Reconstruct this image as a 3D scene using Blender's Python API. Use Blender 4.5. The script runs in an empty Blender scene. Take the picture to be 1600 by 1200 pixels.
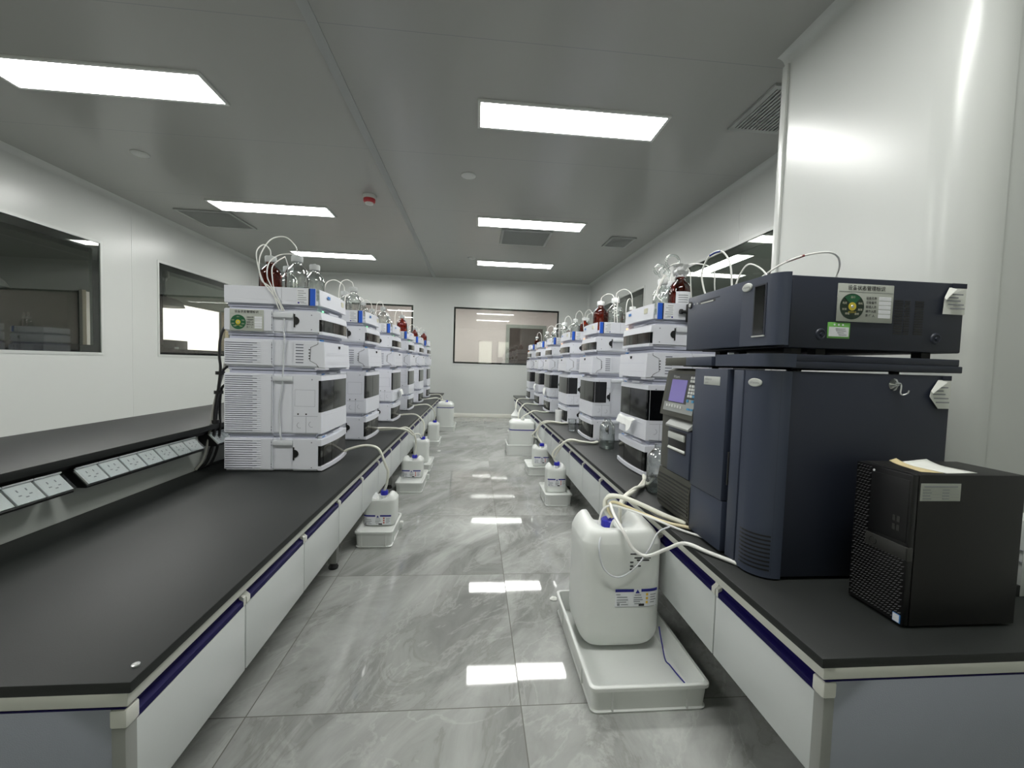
import bpy, bmesh, math, random
from mathutils import Vector, Matrix
C = bpy.context.scene.collection
PI = math.pi
random.seed(7)

# ------------------------------------------------------------------ helpers
def lin(c):
    return tuple(((v/255)/12.92 if v/255 <= .04045 else ((v/255+.055)/1.055)**2.4) for v in c)

MATS = {}
def mat(name, rgb, rough=.5, metal=0., spec=.5, emit=None, coat=0., bump=None, sub=0.):
    m = bpy.data.materials.new(name); m.use_nodes = True
    nt = m.node_tree; b = nt.nodes['Principled BSDF']
    b.inputs['Base Color'].default_value = (*lin(rgb), 1)
    b.inputs['Roughness'].default_value = rough
    b.inputs['Metallic'].default_value = metal
    b.inputs['Specular IOR Level'].default_value = spec
    b.inputs['Coat Weight'].default_value = coat
    if sub:
        b.inputs['Subsurface Weight'].default_value = sub
        b.inputs['Subsurface Radius'].default_value = (.02, .02, .02)
        b.inputs['Subsurface Scale'].default_value = .5
    if emit:
        b.inputs['Emission Color'].default_value = (*lin(emit[0]), 1)
        b.inputs['Emission Strength'].default_value = emit[1]
    if bump:
        tc = nt.nodes.new('ShaderNodeTexCoord'); n = nt.nodes.new('ShaderNodeTexNoise')
        n.inputs['Scale'].default_value = bump[0]; n.inputs['Detail'].default_value = 3
        bp = nt.nodes.new('ShaderNodeBump'); bp.inputs['Strength'].default_value = bump[1]
        bp.inputs['Distance'].default_value = .002
        nt.links.new(tc.outputs['Object'], n.inputs['Vector'])
        nt.links.new(n.outputs['Fac'], bp.inputs['Height'])
        nt.links.new(bp.outputs['Normal'], b.inputs['Normal'])
    MATS[name] = m
    return m

def glassy(name, tint, edge, lo=.04, hi=.9, rough=.02, pw=3.):
    """thin glass: tinted see-through body, mirror-like towards grazing angles"""
    m = bpy.data.materials.new(name); m.use_nodes = True
    nt = m.node_tree; nt.nodes.clear()
    out = nt.nodes.new('ShaderNodeOutputMaterial'); mx = nt.nodes.new('ShaderNodeMixShader')
    tr = nt.nodes.new('ShaderNodeBsdfTransparent'); gl = nt.nodes.new('ShaderNodeBsdfGlossy')
    lw = nt.nodes.new('ShaderNodeLayerWeight'); lw.inputs['Blend'].default_value = .5
    p = nt.nodes.new('ShaderNodeMath'); p.operation = 'POWER'; p.inputs[1].default_value = pw
    mr = nt.nodes.new('ShaderNodeMapRange'); mr.inputs['To Min'].default_value = lo; mr.inputs['To Max'].default_value = hi
    cm = nt.nodes.new('ShaderNodeMix'); cm.data_type = 'RGBA'
    cm.inputs[6].default_value = (*lin(tint), 1); cm.inputs[7].default_value = (*lin(edge), 1)
    gl.inputs['Roughness'].default_value = rough
    L = nt.links.new
    L(lw.outputs['Facing'], p.inputs[0]); L(p.outputs[0], mr.inputs['Value']); L(mr.outputs[0], mx.inputs[0])
    L(p.outputs[0], cm.inputs[0]); L(cm.outputs[2], tr.inputs['Color'])
    L(tr.outputs[0], mx.inputs[1]); L(gl.outputs[0], mx.inputs[2]); L(mx.outputs[0], out.inputs['Surface'])
    MATS[name] = m
    return m

class MB:
    """collects shapes; build() links them as one mesh object"""
    def __init__(s): s.bm = bmesh.new(); s.ms = []
    def mi(s, m):
        if m not in s.ms: s.ms.append(m)
        return s.ms.index(m)
    def faces(s, vs, fs, m):
        v = [s.bm.verts.new(p) for p in vs]; i = s.mi(m); r = []
        for f in fs:
            try: q = s.bm.faces.new([v[k] for k in f]); q.material_index = i; r.append(q)
            except ValueError: pass
        return v, r
    def box(s, x0, y0, z0, x1, y1, z1, m, bev=0, seg=2):
        vs = [(x, y, z) for x in (x0, x1) for y in (y0, y1) for z in (z0, z1)]
        fs = [(0,1,3,2),(4,6,7,5),(0,4,5,1),(2,3,7,6),(0,2,6,4),(1,5,7,3)]
        if min(x0, x1) != x0 or min(y0, y1) != y0 or min(z0, z1) != z0:
            return s.box(min(x0,x1), min(y0,y1), min(z0,z1), max(x0,x1), max(y0,y1), max(z0,z1), m, bev, seg)
        v, f = s.faces(vs, fs, m)
        if bev:
            ed = list({e for q in f for e in q.edges})
            r = bmesh.ops.bevel(s.bm, geom=ed, offset=bev, segments=seg, profile=.5, affect='EDGES')
            i = s.mi(m)
            for q in r['faces']: q.material_index = i
        return s
    def prism(s, pts, ax, a, b, m):
        n = len(pts)
        def P(p, t):
            return (t, p[0], p[1]) if ax == 'x' else (p[0], t, p[1]) if ax == 'y' else (p[0], p[1], t)
        vs = [P(p, a) for p in pts] + [P(p, b) for p in pts]
        fs = [tuple(range(n)), tuple(range(2*n-1, n-1, -1))] + [(i, (i+1) % n, n+(i+1) % n, n+i) for i in range(n)]
        s.faces(vs, fs, m); return s
    def tube(s, pts, r, m, n=8, sm=6, cap=True):
        pts = [Vector(p) for p in pts]
        if sm and len(pts) > 2: pts = spline(pts, sm)
        T = [(pts[min(i+1, len(pts)-1)]-pts[max(i-1, 0)]).normalized() for i in range(len(pts))]
        u = T[0].orthogonal().normalized(); rings = []
        for i, p in enumerate(pts):
            u = (u-T[i]*u.dot(T[i])).normalized(); w = T[i].cross(u)
            rings.append([p+(u*math.cos(2*PI*k/n)+w*math.sin(2*PI*k/n))*r for k in range(n)])
        return s.rings(rings, m, cap)
    def rings(s, R, m, cap=True, loop=True):
        n = len(R[0]); vs = [p for r in R for p in r]; fs = []
        for i in range(len(R)-1):
            for k in range(n if loop else n-1):
                fs.append((i*n+k, i*n+(k+1) % n, (i+1)*n+(k+1) % n, (i+1)*n+k))
        if cap: fs += [tuple(range(n-1, -1, -1)), tuple(range((len(R)-1)*n, len(R)*n))]
        s.faces(vs, fs, m); return s
    def lathe(s, prof, m, n=20, c=(0, 0, 0), ax='z', cap=True):
        R = []
        for r, z in prof:
            r = max(r, 1e-4); ring = []
            for k in range(n):
                a = 2*PI*k/n; p = (r*math.cos(a), r*math.sin(a), z)
                if ax == 'x': p = (z, p[0], p[1])
                if ax == 'y': p = (p[0], z, p[1])
                ring.append((p[0]+c[0], p[1]+c[1], p[2]+c[2]))
            R.append(ring)
        return s.rings(R, m, cap)
    def text(s, t, size, org, xd, yd, m, lift=.0006, align='LEFT', bold=0):
        """flat lettering laid on a surface; xd / yd = reading and up directions"""
        key = (t, align, bold)
        if key not in TXT:
            cu = bpy.data.curves.new('lettering', 'FONT'); cu.body = t; cu.align_x = align; cu.resolution_u = 2; cu.offset = bold
            o = bpy.data.objects.new('lettering', cu); C.objects.link(o)
            bpy.context.view_layer.update()
            me = bpy.data.meshes.new_from_object(o)
            TXT[key] = ([v.co.copy() for v in me.vertices], [tuple(p.vertices) for p in me.polygons])
            bpy.data.objects.remove(o); bpy.data.curves.remove(cu); bpy.data.meshes.remove(me)
        vs, fs = TXT[key]; xd = Vector(xd).normalized(); yd = Vector(yd).normalized(); nd = xd.cross(yd)
        s.faces([Vector(org)+xd*v.x*size+yd*v.y*size+nd*lift for v in vs], fs, m)
        return s
    def build(s, name, parent=None, loc=None, smooth=35, fix=True):
        if fix: bmesh.ops.recalc_face_normals(s.bm, faces=s.bm.faces)
        me = bpy.data.meshes.new(name); s.bm.to_mesh(me); s.bm.free()
        for m in s.ms: me.materials.append(MATS[m])
        if smooth:
            me.polygons.foreach_set('use_smooth', [True]*len(me.polygons))
            me.set_sharp_from_angle(angle=math.radians(smooth))
        o = bpy.data.objects.new(name, me); C.objects.link(o)
        if parent: o.parent = parent
        if loc: o.location = loc
        return o
TXT = {}
def spline(p, k):
    q = [p[0]*2-p[1]]+p+[p[-1]*2-p[-2]]; out = []
    for i in range(1, len(q)-2):
        a, b, c, d = q[i-1:i+3]
        for j in range(k):
            t = j/k
            out.append(.5*((2*b)+(c-a)*t+(2*a-5*b+4*c-d)*t*t+(3*b-a-3*c+d)*t**3))
    return out+[p[-1]]

def tag(o, label=None, cat=None, group=None, kind=None):
    if label: o['label'] = label
    if cat: o['category'] = cat
    if group: o['group'] = group
    if kind: o['kind'] = kind
    return o
def empty(name, loc=(0, 0, 0), rz=0):
    o = bpy.data.objects.new(name, None); C.objects.link(o); o.location = loc; o.rotation_euler.z = rz
    o.empty_display_size = .05
    return o
def kids(o): return [c for c in bpy.data.objects if c.parent == o]
def dup(o, parent=None):
    c = o.copy(); C.objects.link(c)
    if parent: c.parent = parent
    for k in kids(o): dup(k, c)
    return c
def struct(mb, name, **k):
    o = mb.build(name, **k); o['kind'] = 'structure'; return o
ORD = ['nearest', 'second', 'third', 'fourth', 'fifth', 'farthest']

# ------------------------------------------------------------------ materials
mat('wall_panel', (198, 201, 198), .27, spec=.5, bump=(2.2, .05))
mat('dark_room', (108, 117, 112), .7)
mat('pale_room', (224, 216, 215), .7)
mat('spine_panel', (190, 195, 190), .5)
mat('pink_room', (220, 207, 208), .7)
mat('aluminium', (196, 199, 196), .35, .15)
mat('black_ceramic', (12, 12, 18), .25)
mat('lamp', (255, 255, 255), .5, emit=((254, 254, 250), 14.))
mat('lamp_frame', (205, 207, 204), .4)
mat('vent', (160, 163, 160), .5)
mat('vent_dark', (58, 60, 58), .7)
mat('ceiling_strip', (160, 163, 162), .5)
mat('red', (176, 52, 58), .45)
mat('worktop', (29, 32, 31), .5, spec=.42, bump=(420, .10))
mat('worktop_edge', (26, 28, 27), .45)
mat('cream_steel', (203, 204, 196), .4)
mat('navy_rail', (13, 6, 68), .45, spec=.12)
mat('door_white', (198, 202, 201), .36)
mat('carcass', (158, 162, 158), .5, bump=(300, .08))
mat('end_panel', (150, 155, 166), .55, bump=(420, .25))
mat('post_grey', (138, 140, 136), .45)
mat('rubber', (16, 16, 17), .6)
mat('black_plastic', (18, 18, 19), .4)
mat('instrument_white', (222, 224, 232), .38)
mat('instrument_shade', (176, 179, 195), .45)
mat('instrument_line', (96, 98, 112), .6)
mat('clip_clear', (214, 217, 222), .15)
mat('window_dark', (7, 8, 8), .06, spec=.6)
mat('window_grey', (26, 27, 26), .1, spec=.7)
mat('label_white', (226, 228, 232), .5)
mat('label_cream', (214, 212, 190), .5)
mat('ink', (30, 30, 34), .6)
mat('ink_grey', (140, 143, 148), .6)
mat('royal_blue', (30, 90, 200), .4)
mat('deep_blue', (16, 22, 44), .4)
mat('logo_blue', (58, 128, 200), .4)
mat('led', (255, 190, 120), .4, emit=((255, 150, 70), 3.))
mat('led_green', (120, 220, 150), .4, emit=((90, 220, 130), 1.5))
mat('cap_grey', (176, 180, 180), .45)
mat('cap_white', (226, 228, 228), .45)
mat('tube_white', (232, 232, 228), .35, sub=.15)
mat('hose_white', (226, 226, 214), .4, sub=.15)
mat('hose_cream', (228, 216, 178), .4)
mat('tape_blue', (40, 60, 150), .5)
mat('tape_red', (120, 30, 34), .5)
mat('can_white', (220, 223, 220), .38, sub=.2)
mat('tray_white', (215, 218, 215), .32, bump=(30, .03))
mat('cap_blue', (32, 34, 168), .35)
mat('label_blue', (38, 40, 134), .45)
mat('label_red', (190, 74, 52), .5)
mat('label_yellow', (222, 180, 60), .5)
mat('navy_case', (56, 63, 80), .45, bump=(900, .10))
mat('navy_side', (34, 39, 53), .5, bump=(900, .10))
mat('olive_case', (74, 74, 66), .5, bump=(900, .08))
mat('console', (60, 62, 60), .45)
mat('console_light', (150, 153, 150), .45)
mat('screen', (104, 96, 148), .2, emit=((104, 96, 148), .25))
mat('key_white', (206, 208, 206), .45)
mat('key_blue', (70, 142, 184), .45)
mat('silver', (200, 202, 202), .28, .6)
mat('silver_plate', (198, 201, 196), .35, .1)
mat('sign_grey', (178, 182, 174), .4)
mat('dial_dark', (24, 44, 30), .35)
mat('dial_green', (28, 92, 58), .35)
mat('dial_yellow', (208, 190, 62), .4)
mat('sticker_green', (112, 178, 88), .5)
mat('paper', (226, 228, 222), .7)
mat('paper_tan', (206, 190, 146), .7)
mat('tower_black', (17, 17, 16), .5, bump=(700, .1))
mat('tower_face', (7, 7, 8), .35)
mat('tower_band', (52, 52, 50), .4)
mat('mesh_glint', (96, 96, 98), .35, .4)
mat('socket_white', (228, 230, 230), .35)
mat('cable_black', (16, 16, 17), .45)
mat('cable_grey', (150, 150, 144), .5)
mat('tissue', (236, 238, 236), .8)
mat('skirting', (222, 222, 214), .4)
mat('dark_door', (74, 62, 60), .4)
mat('door_frame', (150, 152, 148), .4)
mat('hood_grey', (170, 172, 172), .4)
mat('cream_trim', (206, 190, 160), .5)
glassy('clear_cover', (250, 252, 252), (220, 226, 226), .04, .5, .05)
glassy('clear_glass', (246, 249, 248), (164, 172, 170), .16, .95, .05, 1.5)
glassy('amber_glass', (182, 84, 32), (66, 20, 8), .05, .5, .04, 2.)
glassy('window_glass', (226, 230, 226), (226, 230, 226), .075, .95, .0, 4.)
glassy('liquid', (238, 242, 240), (212, 218, 216), .02, .4, .02, 2.)
glassy('liquid_orange', (206, 110, 60), (150, 60, 30), .02, .3, .03, 2.)

def floor_material():
    m = bpy.data.materials.new('marble_tiles'); m.use_nodes = True
    nt = m.node_tree; b = nt.nodes['Principled BSDF']; N = nt.nodes.new; L = nt.links.new
    tc = N('ShaderNodeTexCoord'); mp = N('ShaderNodeMapping')
    mp.inputs['Location'].default_value = (-.165/.8, -1.215/.8, .5); mp.inputs['Scale'].default_value = (1.25, 1.25, 1)
    L(tc.outputs['Object'], mp.inputs['Vector'])
    fl = N('ShaderNodeVectorMath'); fl.operation = 'FLOOR'; L(mp.outputs[0], fl.inputs[0])
    fr = N('ShaderNodeVectorMath'); fr.operation = 'FRACTION'; L(mp.outputs[0], fr.inputs[0])
    wn = N('ShaderNodeTexWhiteNoise'); wn.noise_dimensions = '3D'; L(fl.outputs[0], wn.inputs['Vector'])
    # veins: each tile shifts the pattern
    off = N('ShaderNodeVectorMath'); off.operation = 'SCALE'; off.inputs['Scale'].default_value = 5.
    L(wn.outputs['Color'], off.inputs[0])
    add = N('ShaderNodeVectorMath'); L(tc.outputs['Object'], add.inputs[0]); L(off.outputs[0], add.inputs[1])
    pre = N('ShaderNodeMapping'); pre.inputs['Rotation'].default_value = (0, 0, -1.0); L(add.outputs[0], pre.inputs['Vector'])
    rot = N('ShaderNodeMapping'); rot.inputs['Scale'].default_value = (.95, 2.0, 1)
    L(pre.outputs[0], rot.inputs['Vector'])
    n1 = N('ShaderNodeTexNoise'); n1.inputs['Scale'].default_value = 1.9; n1.inputs['Detail'].default_value = 9; n1.inputs['Roughness'].default_value = .62; n1.inputs['Distortion'].default_value = .8
    n2 = N('ShaderNodeTexNoise'); n2.inputs['Scale'].default_value = 1.5; n2.inputs['Detail'].default_value = 7; n2.inputs['Roughness'].default_value = .6; n2.inputs['Distortion'].default_value = 1.
    for n in (n1, n2): L(rot.outputs[0], n.inputs['Vector'])
    r1 = N('ShaderNodeValToRGB'); e = r1.color_ramp.elements
    e[0].position = .3; e[0].color = (*lin((122, 123, 121)), 1); e[1].position = .68; e[1].color = (*lin((174, 176, 173)), 1)
    L(n1.outputs['Fac'], r1.inputs[0])
    # thin light and dark veins where the second noise crosses .5
    sb = N('ShaderNodeMath'); sb.operation = 'SUBTRACT'; sb.inputs[1].default_value = .5; L(n2.outputs['Fac'], sb.inputs[0])
    ab = N('ShaderNodeMath'); ab.operation = 'ABSOLUTE'; L(sb.outputs[0], ab.inputs[0])
    v1 = N('ShaderNodeMapRange'); v1.inputs['From Max'].default_value = .02; v1.inputs['To Min'].default_value = .29; v1.inputs['To Max'].default_value = 0; L(ab.outputs[0], v1.inputs['Value'])
    sb2 = N('ShaderNodeMath'); sb2.operation = 'SUBTRACT'; sb2.inputs[1].default_value = .46; L(n1.outputs['Fac'], sb2.inputs[0])
    ab2 = N('ShaderNodeMath'); ab2.operation = 'ABSOLUTE'; L(sb2.outputs[0], ab2.inputs[0])
    v2 = N('ShaderNodeMapRange'); v2.inputs['From Max'].default_value = .016; v2.inputs['To Min'].default_value = .4; v2.inputs['To Max'].default_value = 0; L(ab2.outputs[0], v2.inputs['Value'])
    m1 = N('ShaderNodeMix'); m1.data_type = 'RGBA'; m1.inputs[7].default_value = (*lin((190, 192, 188)), 1)
    L(v1.outputs[0], m1.inputs[0]); L(r1.outputs[0], m1.inputs[6])
    m2 = N('ShaderNodeMix'); m2.data_type = 'RGBA'; m2.inputs[7].default_value = (*lin((122, 122, 117)), 1)
    L(v2.outputs[0], m2.inputs[0]); L(m1.outputs[2], m2.inputs[6])
    # grout lines
    sx = N('ShaderNodeSeparateXYZ'); L(fr.outputs[0], sx.inputs[0])
    def line(o):
        a = N('ShaderNodeMath'); a.operation = 'PINGPONG'; a.inputs[1].default_value = .5; L(o, a.inputs[0])
        c = N('ShaderNodeMath'); c.operation = 'LESS_THAN'; c.inputs[1].default_value = .0021; L(a.outputs[0], c.inputs[0]); return c
    g = N('ShaderNodeMath'); g.operation = 'MAXIMUM'; L(line(sx.outputs[0]).outputs[0], g.inputs[0]); L(line(sx.outputs[1]).outputs[0], g.inputs[1])
    m3 = N('ShaderNodeMix'); m3.data_type = 'RGBA'; m3.inputs[7].default_value = (*lin((96, 95, 90)), 1)
    L(g.outputs[0], m3.inputs[0]); L(m2.outputs[2], m3.inputs[6]); L(m3.outputs[2], b.inputs['Base Color'])
    rr = N('ShaderNodeMath'); rr.operation = 'MULTIPLY_ADD'; rr.inputs[1].default_value = .5; rr.inputs[2].default_value = .035
    L(g.outputs[0], rr.inputs[0]); L(rr.outputs[0], b.inputs['Roughness'])
    b.inputs['Specular IOR Level'].default_value = .42
    # every tile is laid at a slightly different tilt and is gently wavy
    c5 = N('ShaderNodeVectorMath'); c5.operation = 'SUBTRACT'; c5.inputs[1].default_value = (.5, .5, .5); L(wn.outputs['Color'], c5.inputs[0])
    ml = N('ShaderNodeVectorMath'); ml.operation = 'MULTIPLY'; ml.inputs[1].default_value = (.004, .004, 0); L(c5.outputs[0], ml.inputs[0])
    nw = N('ShaderNodeTexNoise'); nw.inputs['Scale'].default_value = 3.2; nw.inputs['Detail'].default_value = 1; L(tc.outputs['Object'], nw.inputs['Vector'])
    bp = N('ShaderNodeBump'); bp.inputs['Strength'].default_value = .18; bp.inputs['Distance'].default_value = .002; L(nw.outputs['Fac'], bp.inputs['Height'])
    na = N('ShaderNodeVectorMath'); L(bp.outputs[0], na.inputs[0]); L(ml.outputs[0], na.inputs[1])
    nn = N('ShaderNodeVectorMath'); nn.operation = 'NORMALIZE'; L(na.outputs[0], nn.inputs[0]); L(nn.outputs[0], b.inputs['Normal'])
    MATS['marble_tiles'] = m

def ceiling_material():
    m = bpy.data.materials.new('ceiling_panel'); m.use_nodes = True
    nt = m.node_tree; b = nt.nodes['Principled BSDF']; N = nt.nodes.new; L = nt.links.new
    tc = N('ShaderNodeTexCoord'); sx = N('ShaderNodeSeparateXYZ'); L(tc.outputs['Object'], sx.inputs[0])
    a = N('ShaderNodeMath'); a.operation = 'SUBTRACT'; a.inputs[1].default_value = 3.31; L(sx.outputs[1], a.inputs[0])
    f = N('ShaderNodeMath'); f.operation = 'PINGPONG'; f.inputs[1].default_value = .59; L(a.outputs[0], f.inputs[0])
    c = N('ShaderNodeMath'); c.operation = 'LESS_THAN'; c.inputs[1].default_value = .0022; L(f.outputs[0], c.inputs[0])
    mx = N('ShaderNodeMix'); mx.data_type = 'RGBA'; mx.inputs[6].default_value = (*lin((166, 167, 163)), 1); mx.inputs[7].default_value = (*lin((150, 153, 153)), 1)
    L(c.outputs[0], mx.inputs[0]); L(mx.outputs[2], b.inputs['Base Color'])
    b.inputs['Roughness'].default_value = .22; b.inputs['Specular IOR Level'].default_value = .4
    MATS['ceiling_panel'] = m
floor_material(); ceiling_material()

# ------------------------------------------------------------------ room shell
XL, XR, YB, YF, H = -3.72, 2.18, 8.05, -3.3, 2.635
WZ0, WZ1 = 1.03, 2.11
WIN_L = [(-2.4, -.6), (2.6, 4.5), (5.26, 7.1)]
WIN_R = [(2.75, 4.5), (5.36, 7.1)]
WIN_B = [(-3.1, -1.2), (-.445, 1.59)]
WIN_F = [(-2.6, -1.2), (.1, .75), (1.0, 1.55)]
def wall(ax, pos, t, a, b, holes, z1=H, name='wall'):
    """wall slab at coordinate pos, thickness t (signed), spanning a..b with window holes"""
    mb = MB()
    def seg(u0, u1, z0, zz):
        if ax == 'x': mb.box(pos, u0, z0, pos+t, u1, zz, 'wall_panel')
        else: mb.box(u0, pos, z0, u1, pos+t, zz, 'wall_panel')
    u = a
    for h0, h1 in holes:
        seg(u, h0, 0, z1); seg(h0, h1, 0, WZ0); seg(h0, h1, WZ1, z1); u = h1
    seg(u, b, 0, z1)
    return struct(mb, name, smooth=0)
mb = MB(); mb.box(XL-.12, YF-.12, -.1, XR+.12, YB+.12, 0, 'marble_tiles'); struct(mb, 'floor', smooth=0)
mb = MB(); mb.box(XL-.12, YF-.12, H, XR+.12, YB+.12, H+.1, 'ceiling_panel'); struct(mb, 'ceiling', smooth=0)
wall('x', XL, -.1, YF, YB, WIN_L, name='wall_left')
wall('x', XR, .1, YF, YB, WIN_R, name='wall_right')
wall('y', YB, .1, XL-.1, XR+.1, WIN_B, name='wall_back')
wall('y', YF, -.1, XL-.1, XR+.1, WIN_F, name='wall_front')

# seams between the wall panels
def seam(name, x0, y0, x1, y1, z0=.08, z1=H-.06):
    mb = MB(); mb.box(x0, y0, z0, x1, y1, z1, 'aluminium'); struct(mb, name, smooth=0)
for i, (x, z0) in enumerate([(-1.62, WZ1+.03), (.70, WZ1+.03), (-.47, .08)]):
    seam('trim_%d' % (i+1), x-.003, YB-.0015, x+.003, YB+.001, z0, H-.05 if z0 > 1 else WZ0-.03)
for i, y in enumerate([4.88, 2.0, 7.3]):
    seam('trim_%d' % (i+4), XL-.001, y-.003, XL+.0015, y+.003)
for i, y in enumerate([4.9, 3.4]):
    seam('trim_%d' % (i+7), XR-.0015, y-.003, XR+.001, y+.003, WZ1+.03 if y < 4 else .08)
# concave covings along the ceiling and up the back corners, skirting along the floor
def cove(name, pts, r=.045, seg=6):
    (xa, ya), (xb, yb), (sx, sy) = pts
    P = [(0, 0)]+[(r-r*math.sin(PI/2*k/seg), r-r*math.cos(PI/2*k/seg)) for k in range(seg+1)]
    R = [[(x+sx*a, y+sy*a, H-b) for a, b in P] for x, y in ((xa, ya), (xb, yb))]
    mb = MB(); mb.rings(R, 'wall_panel'); struct(mb, name)
cove('trim_9', ((XL, YF), (XL, YB), (1, 0)))
cove('trim_10', ((XR, YF), (XR, YB), (-1, 0)))
cove('trim_11', ((XL, YB), (XR, YB), (0, -1)))
for i, (x, sx) in enumerate([(XL, 1), (XR, -1)]):
    r = .045; P = [(0, 0)]+[(r-r*math.sin(PI/2*k/6), r-r*math.cos(PI/2*k/6)) for k in range(7)]
    R = [[(x+sx*a, YB-b, z) for a, b in P] for z in (0, H-.04)]
    mb = MB(); mb.rings(R, 'wall_panel'); struct(mb, 'trim_%d' % (12+i))
for n, (x0, y0, x1, y1) in dict(back=(XL, YB-.015, XR, YB), left=(XL, YF, XL+.015, YB), right=(XR-.015, YF, XR, YB)).items():
    mb = MB(); mb.box(x0, y0, 0, x1, y1, .075, 'skirting', .004); struct(mb, 'baseboard_'+n)

# boxed-in column on the right: side face to the aisle, rounded corner towards the camera
CX, CY0, CY1, CR = 1.53, 1.21, 2.07, .13
pts = [(CX, CY1), (XR, CY1), (XR, CY0)] + [(CX+CR-CR*math.sin(PI/2*k/10), CY0+CR-CR*math.cos(PI/2*k/10)) for k in range(11)]
mb = MB(); mb.prism(pts, 'z', 0, H, 'wall_panel'); struct(mb, 'column', smooth=25)
mb = MB(); mb.box(CX-.012, CY1-.035, 0, CX+.01, CY1+.004, H-.04, 'wall_panel', .005); struct(mb, 'trim_14')
mb = MB(); mb.prism([(CX+CR+.004-(CR+.004)*math.sin(PI/2*k/12)-.0, CY0+CR-(CR+.004)*math.cos(PI/2*k/12)) for k in range(13)] +
                    [(CX+CR-(CR-.004)*math.sin(PI/2*k/12), CY0+CR-(CR-.004)*math.cos(PI/2*k/12)) for k in range(12, -1, -1)],
                    'z', 0, H, 'wall_panel'); struct(mb, 'trim_15', smooth=30)
P = [(0, 0)]+[(.045-.045*math.sin(PI/2*k/6), .045-.045*math.cos(PI/2*k/6)) for k in range(7)]
mb = MB(); mb.rings([[(CX-a, y, H-b) for a, b in P] for y in (CY0+.1, CY1)], 'wall_panel'); struct(mb, 'trim_16')

# windows: aluminium surround, black printed border, pane
wn = [0]
def window(ax, pos, inw, a, b):
    """inw = +1/-1: direction into the room along ax"""
    wn[0] += 1
    root = empty('window_%d' % wn[0]); root['kind'] = 'structure'
    def bx(mb, d0, d1, u0, u1, z0, z1, m):
        p0, p1 = pos+inw*d0, pos+inw*d1
        if ax == 'x': mb.box(p0, u0, z0, p1, u1, z1, m)
        else: mb.box(u0, p0, z0, u1, p1, z1, m)
    def ring(d0, d1, w, o, m, nm):
        mb = MB()
        bx(mb, d0, d1, a-o, a+w, WZ0-o, WZ1+o, m); bx(mb, d0, d1, b-w, b+o, WZ0-o, WZ1+o, m)
        bx(mb, d0, d1, a+w, b-w, WZ0-o, WZ0+w, m); bx(mb, d0, d1, a+w, b-w, WZ1-w, WZ1+o, m)
        mb.build(nm, root, smooth=0)
    ring(-.1, .005, .004, .022, 'aluminium', 'window_frame')
    ring(-.0125, -.0085, .075 if ax == 'x' else .036, -.004, 'black_ceramic', 'border')
    mb = MB(); bx(mb, -.0082, -.003, a+.004, b-.004, WZ0+.004, WZ1-.004, 'window_glass'); mb.build('pane', root, smooth=0)
for a, b in WIN_L: window('x', XL, 1, a, b)
for a, b in WIN_R: window('x', XR, -1, a, b)
for a, b in WIN_B: window('y', YB, -1, a, b)
for a, b in WIN_F: window('y', YF, 1, a, b)

# rooms beyond the panes
def room(tagname, x0, y0, x1, y1, m, skip=''):
    t = .05
    for k, (a, b, c, d) in dict(w=(x0-t, y0, x0, y1), e=(x1, y0, x1+t, y1), s=(x0, y0-t, x1, y0), n=(x0, y1, x1, y1+t)).items():
        if k in skip: continue
        mb = MB(); mb.box(a, b, 0, c, d, 2.7, m); struct(mb, 'wall_'+tagname+'_'+dict(w='west', e='east', s='south', n='north')[k], smooth=0)
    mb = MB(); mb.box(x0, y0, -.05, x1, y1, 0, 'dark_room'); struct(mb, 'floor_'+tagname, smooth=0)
    mb = MB(); mb.box(x0, y0, 2.7, x1, y1, 2.75, m); struct(mb, 'ceiling_'+tagname, smooth=0)
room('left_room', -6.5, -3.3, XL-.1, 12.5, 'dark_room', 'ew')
room('back_room', -3.5, YB+.1, 2.4, 11.0, 'pink_room', 's')
room('right_room', XR+.1, 1.5, 5.2, 9.0, 'wall_panel', 'w')
# the dark left room: far wall open onto a lit corridor
mb = MB()
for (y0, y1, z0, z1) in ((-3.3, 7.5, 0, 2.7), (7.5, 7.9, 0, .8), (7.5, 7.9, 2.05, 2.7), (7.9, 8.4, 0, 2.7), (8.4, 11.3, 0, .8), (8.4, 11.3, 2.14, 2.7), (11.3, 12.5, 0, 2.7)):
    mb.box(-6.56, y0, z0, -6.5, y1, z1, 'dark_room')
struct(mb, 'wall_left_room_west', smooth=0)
room('corridor', -8.2, 6.5, -6.56, 16., 'pale_room', 'e')
# daylight sky outside the windows behind the camera
w = bpy.data.worlds.new('sky'); bpy.context.scene.world = w; w.use_nodes = True
w.node_tree.nodes['Background'].inputs['Color'].default_value = (*lin((255, 250, 238)), 1)
w.node_tree.nodes['Background'].inputs['Strength'].default_value = 2.5

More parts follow.
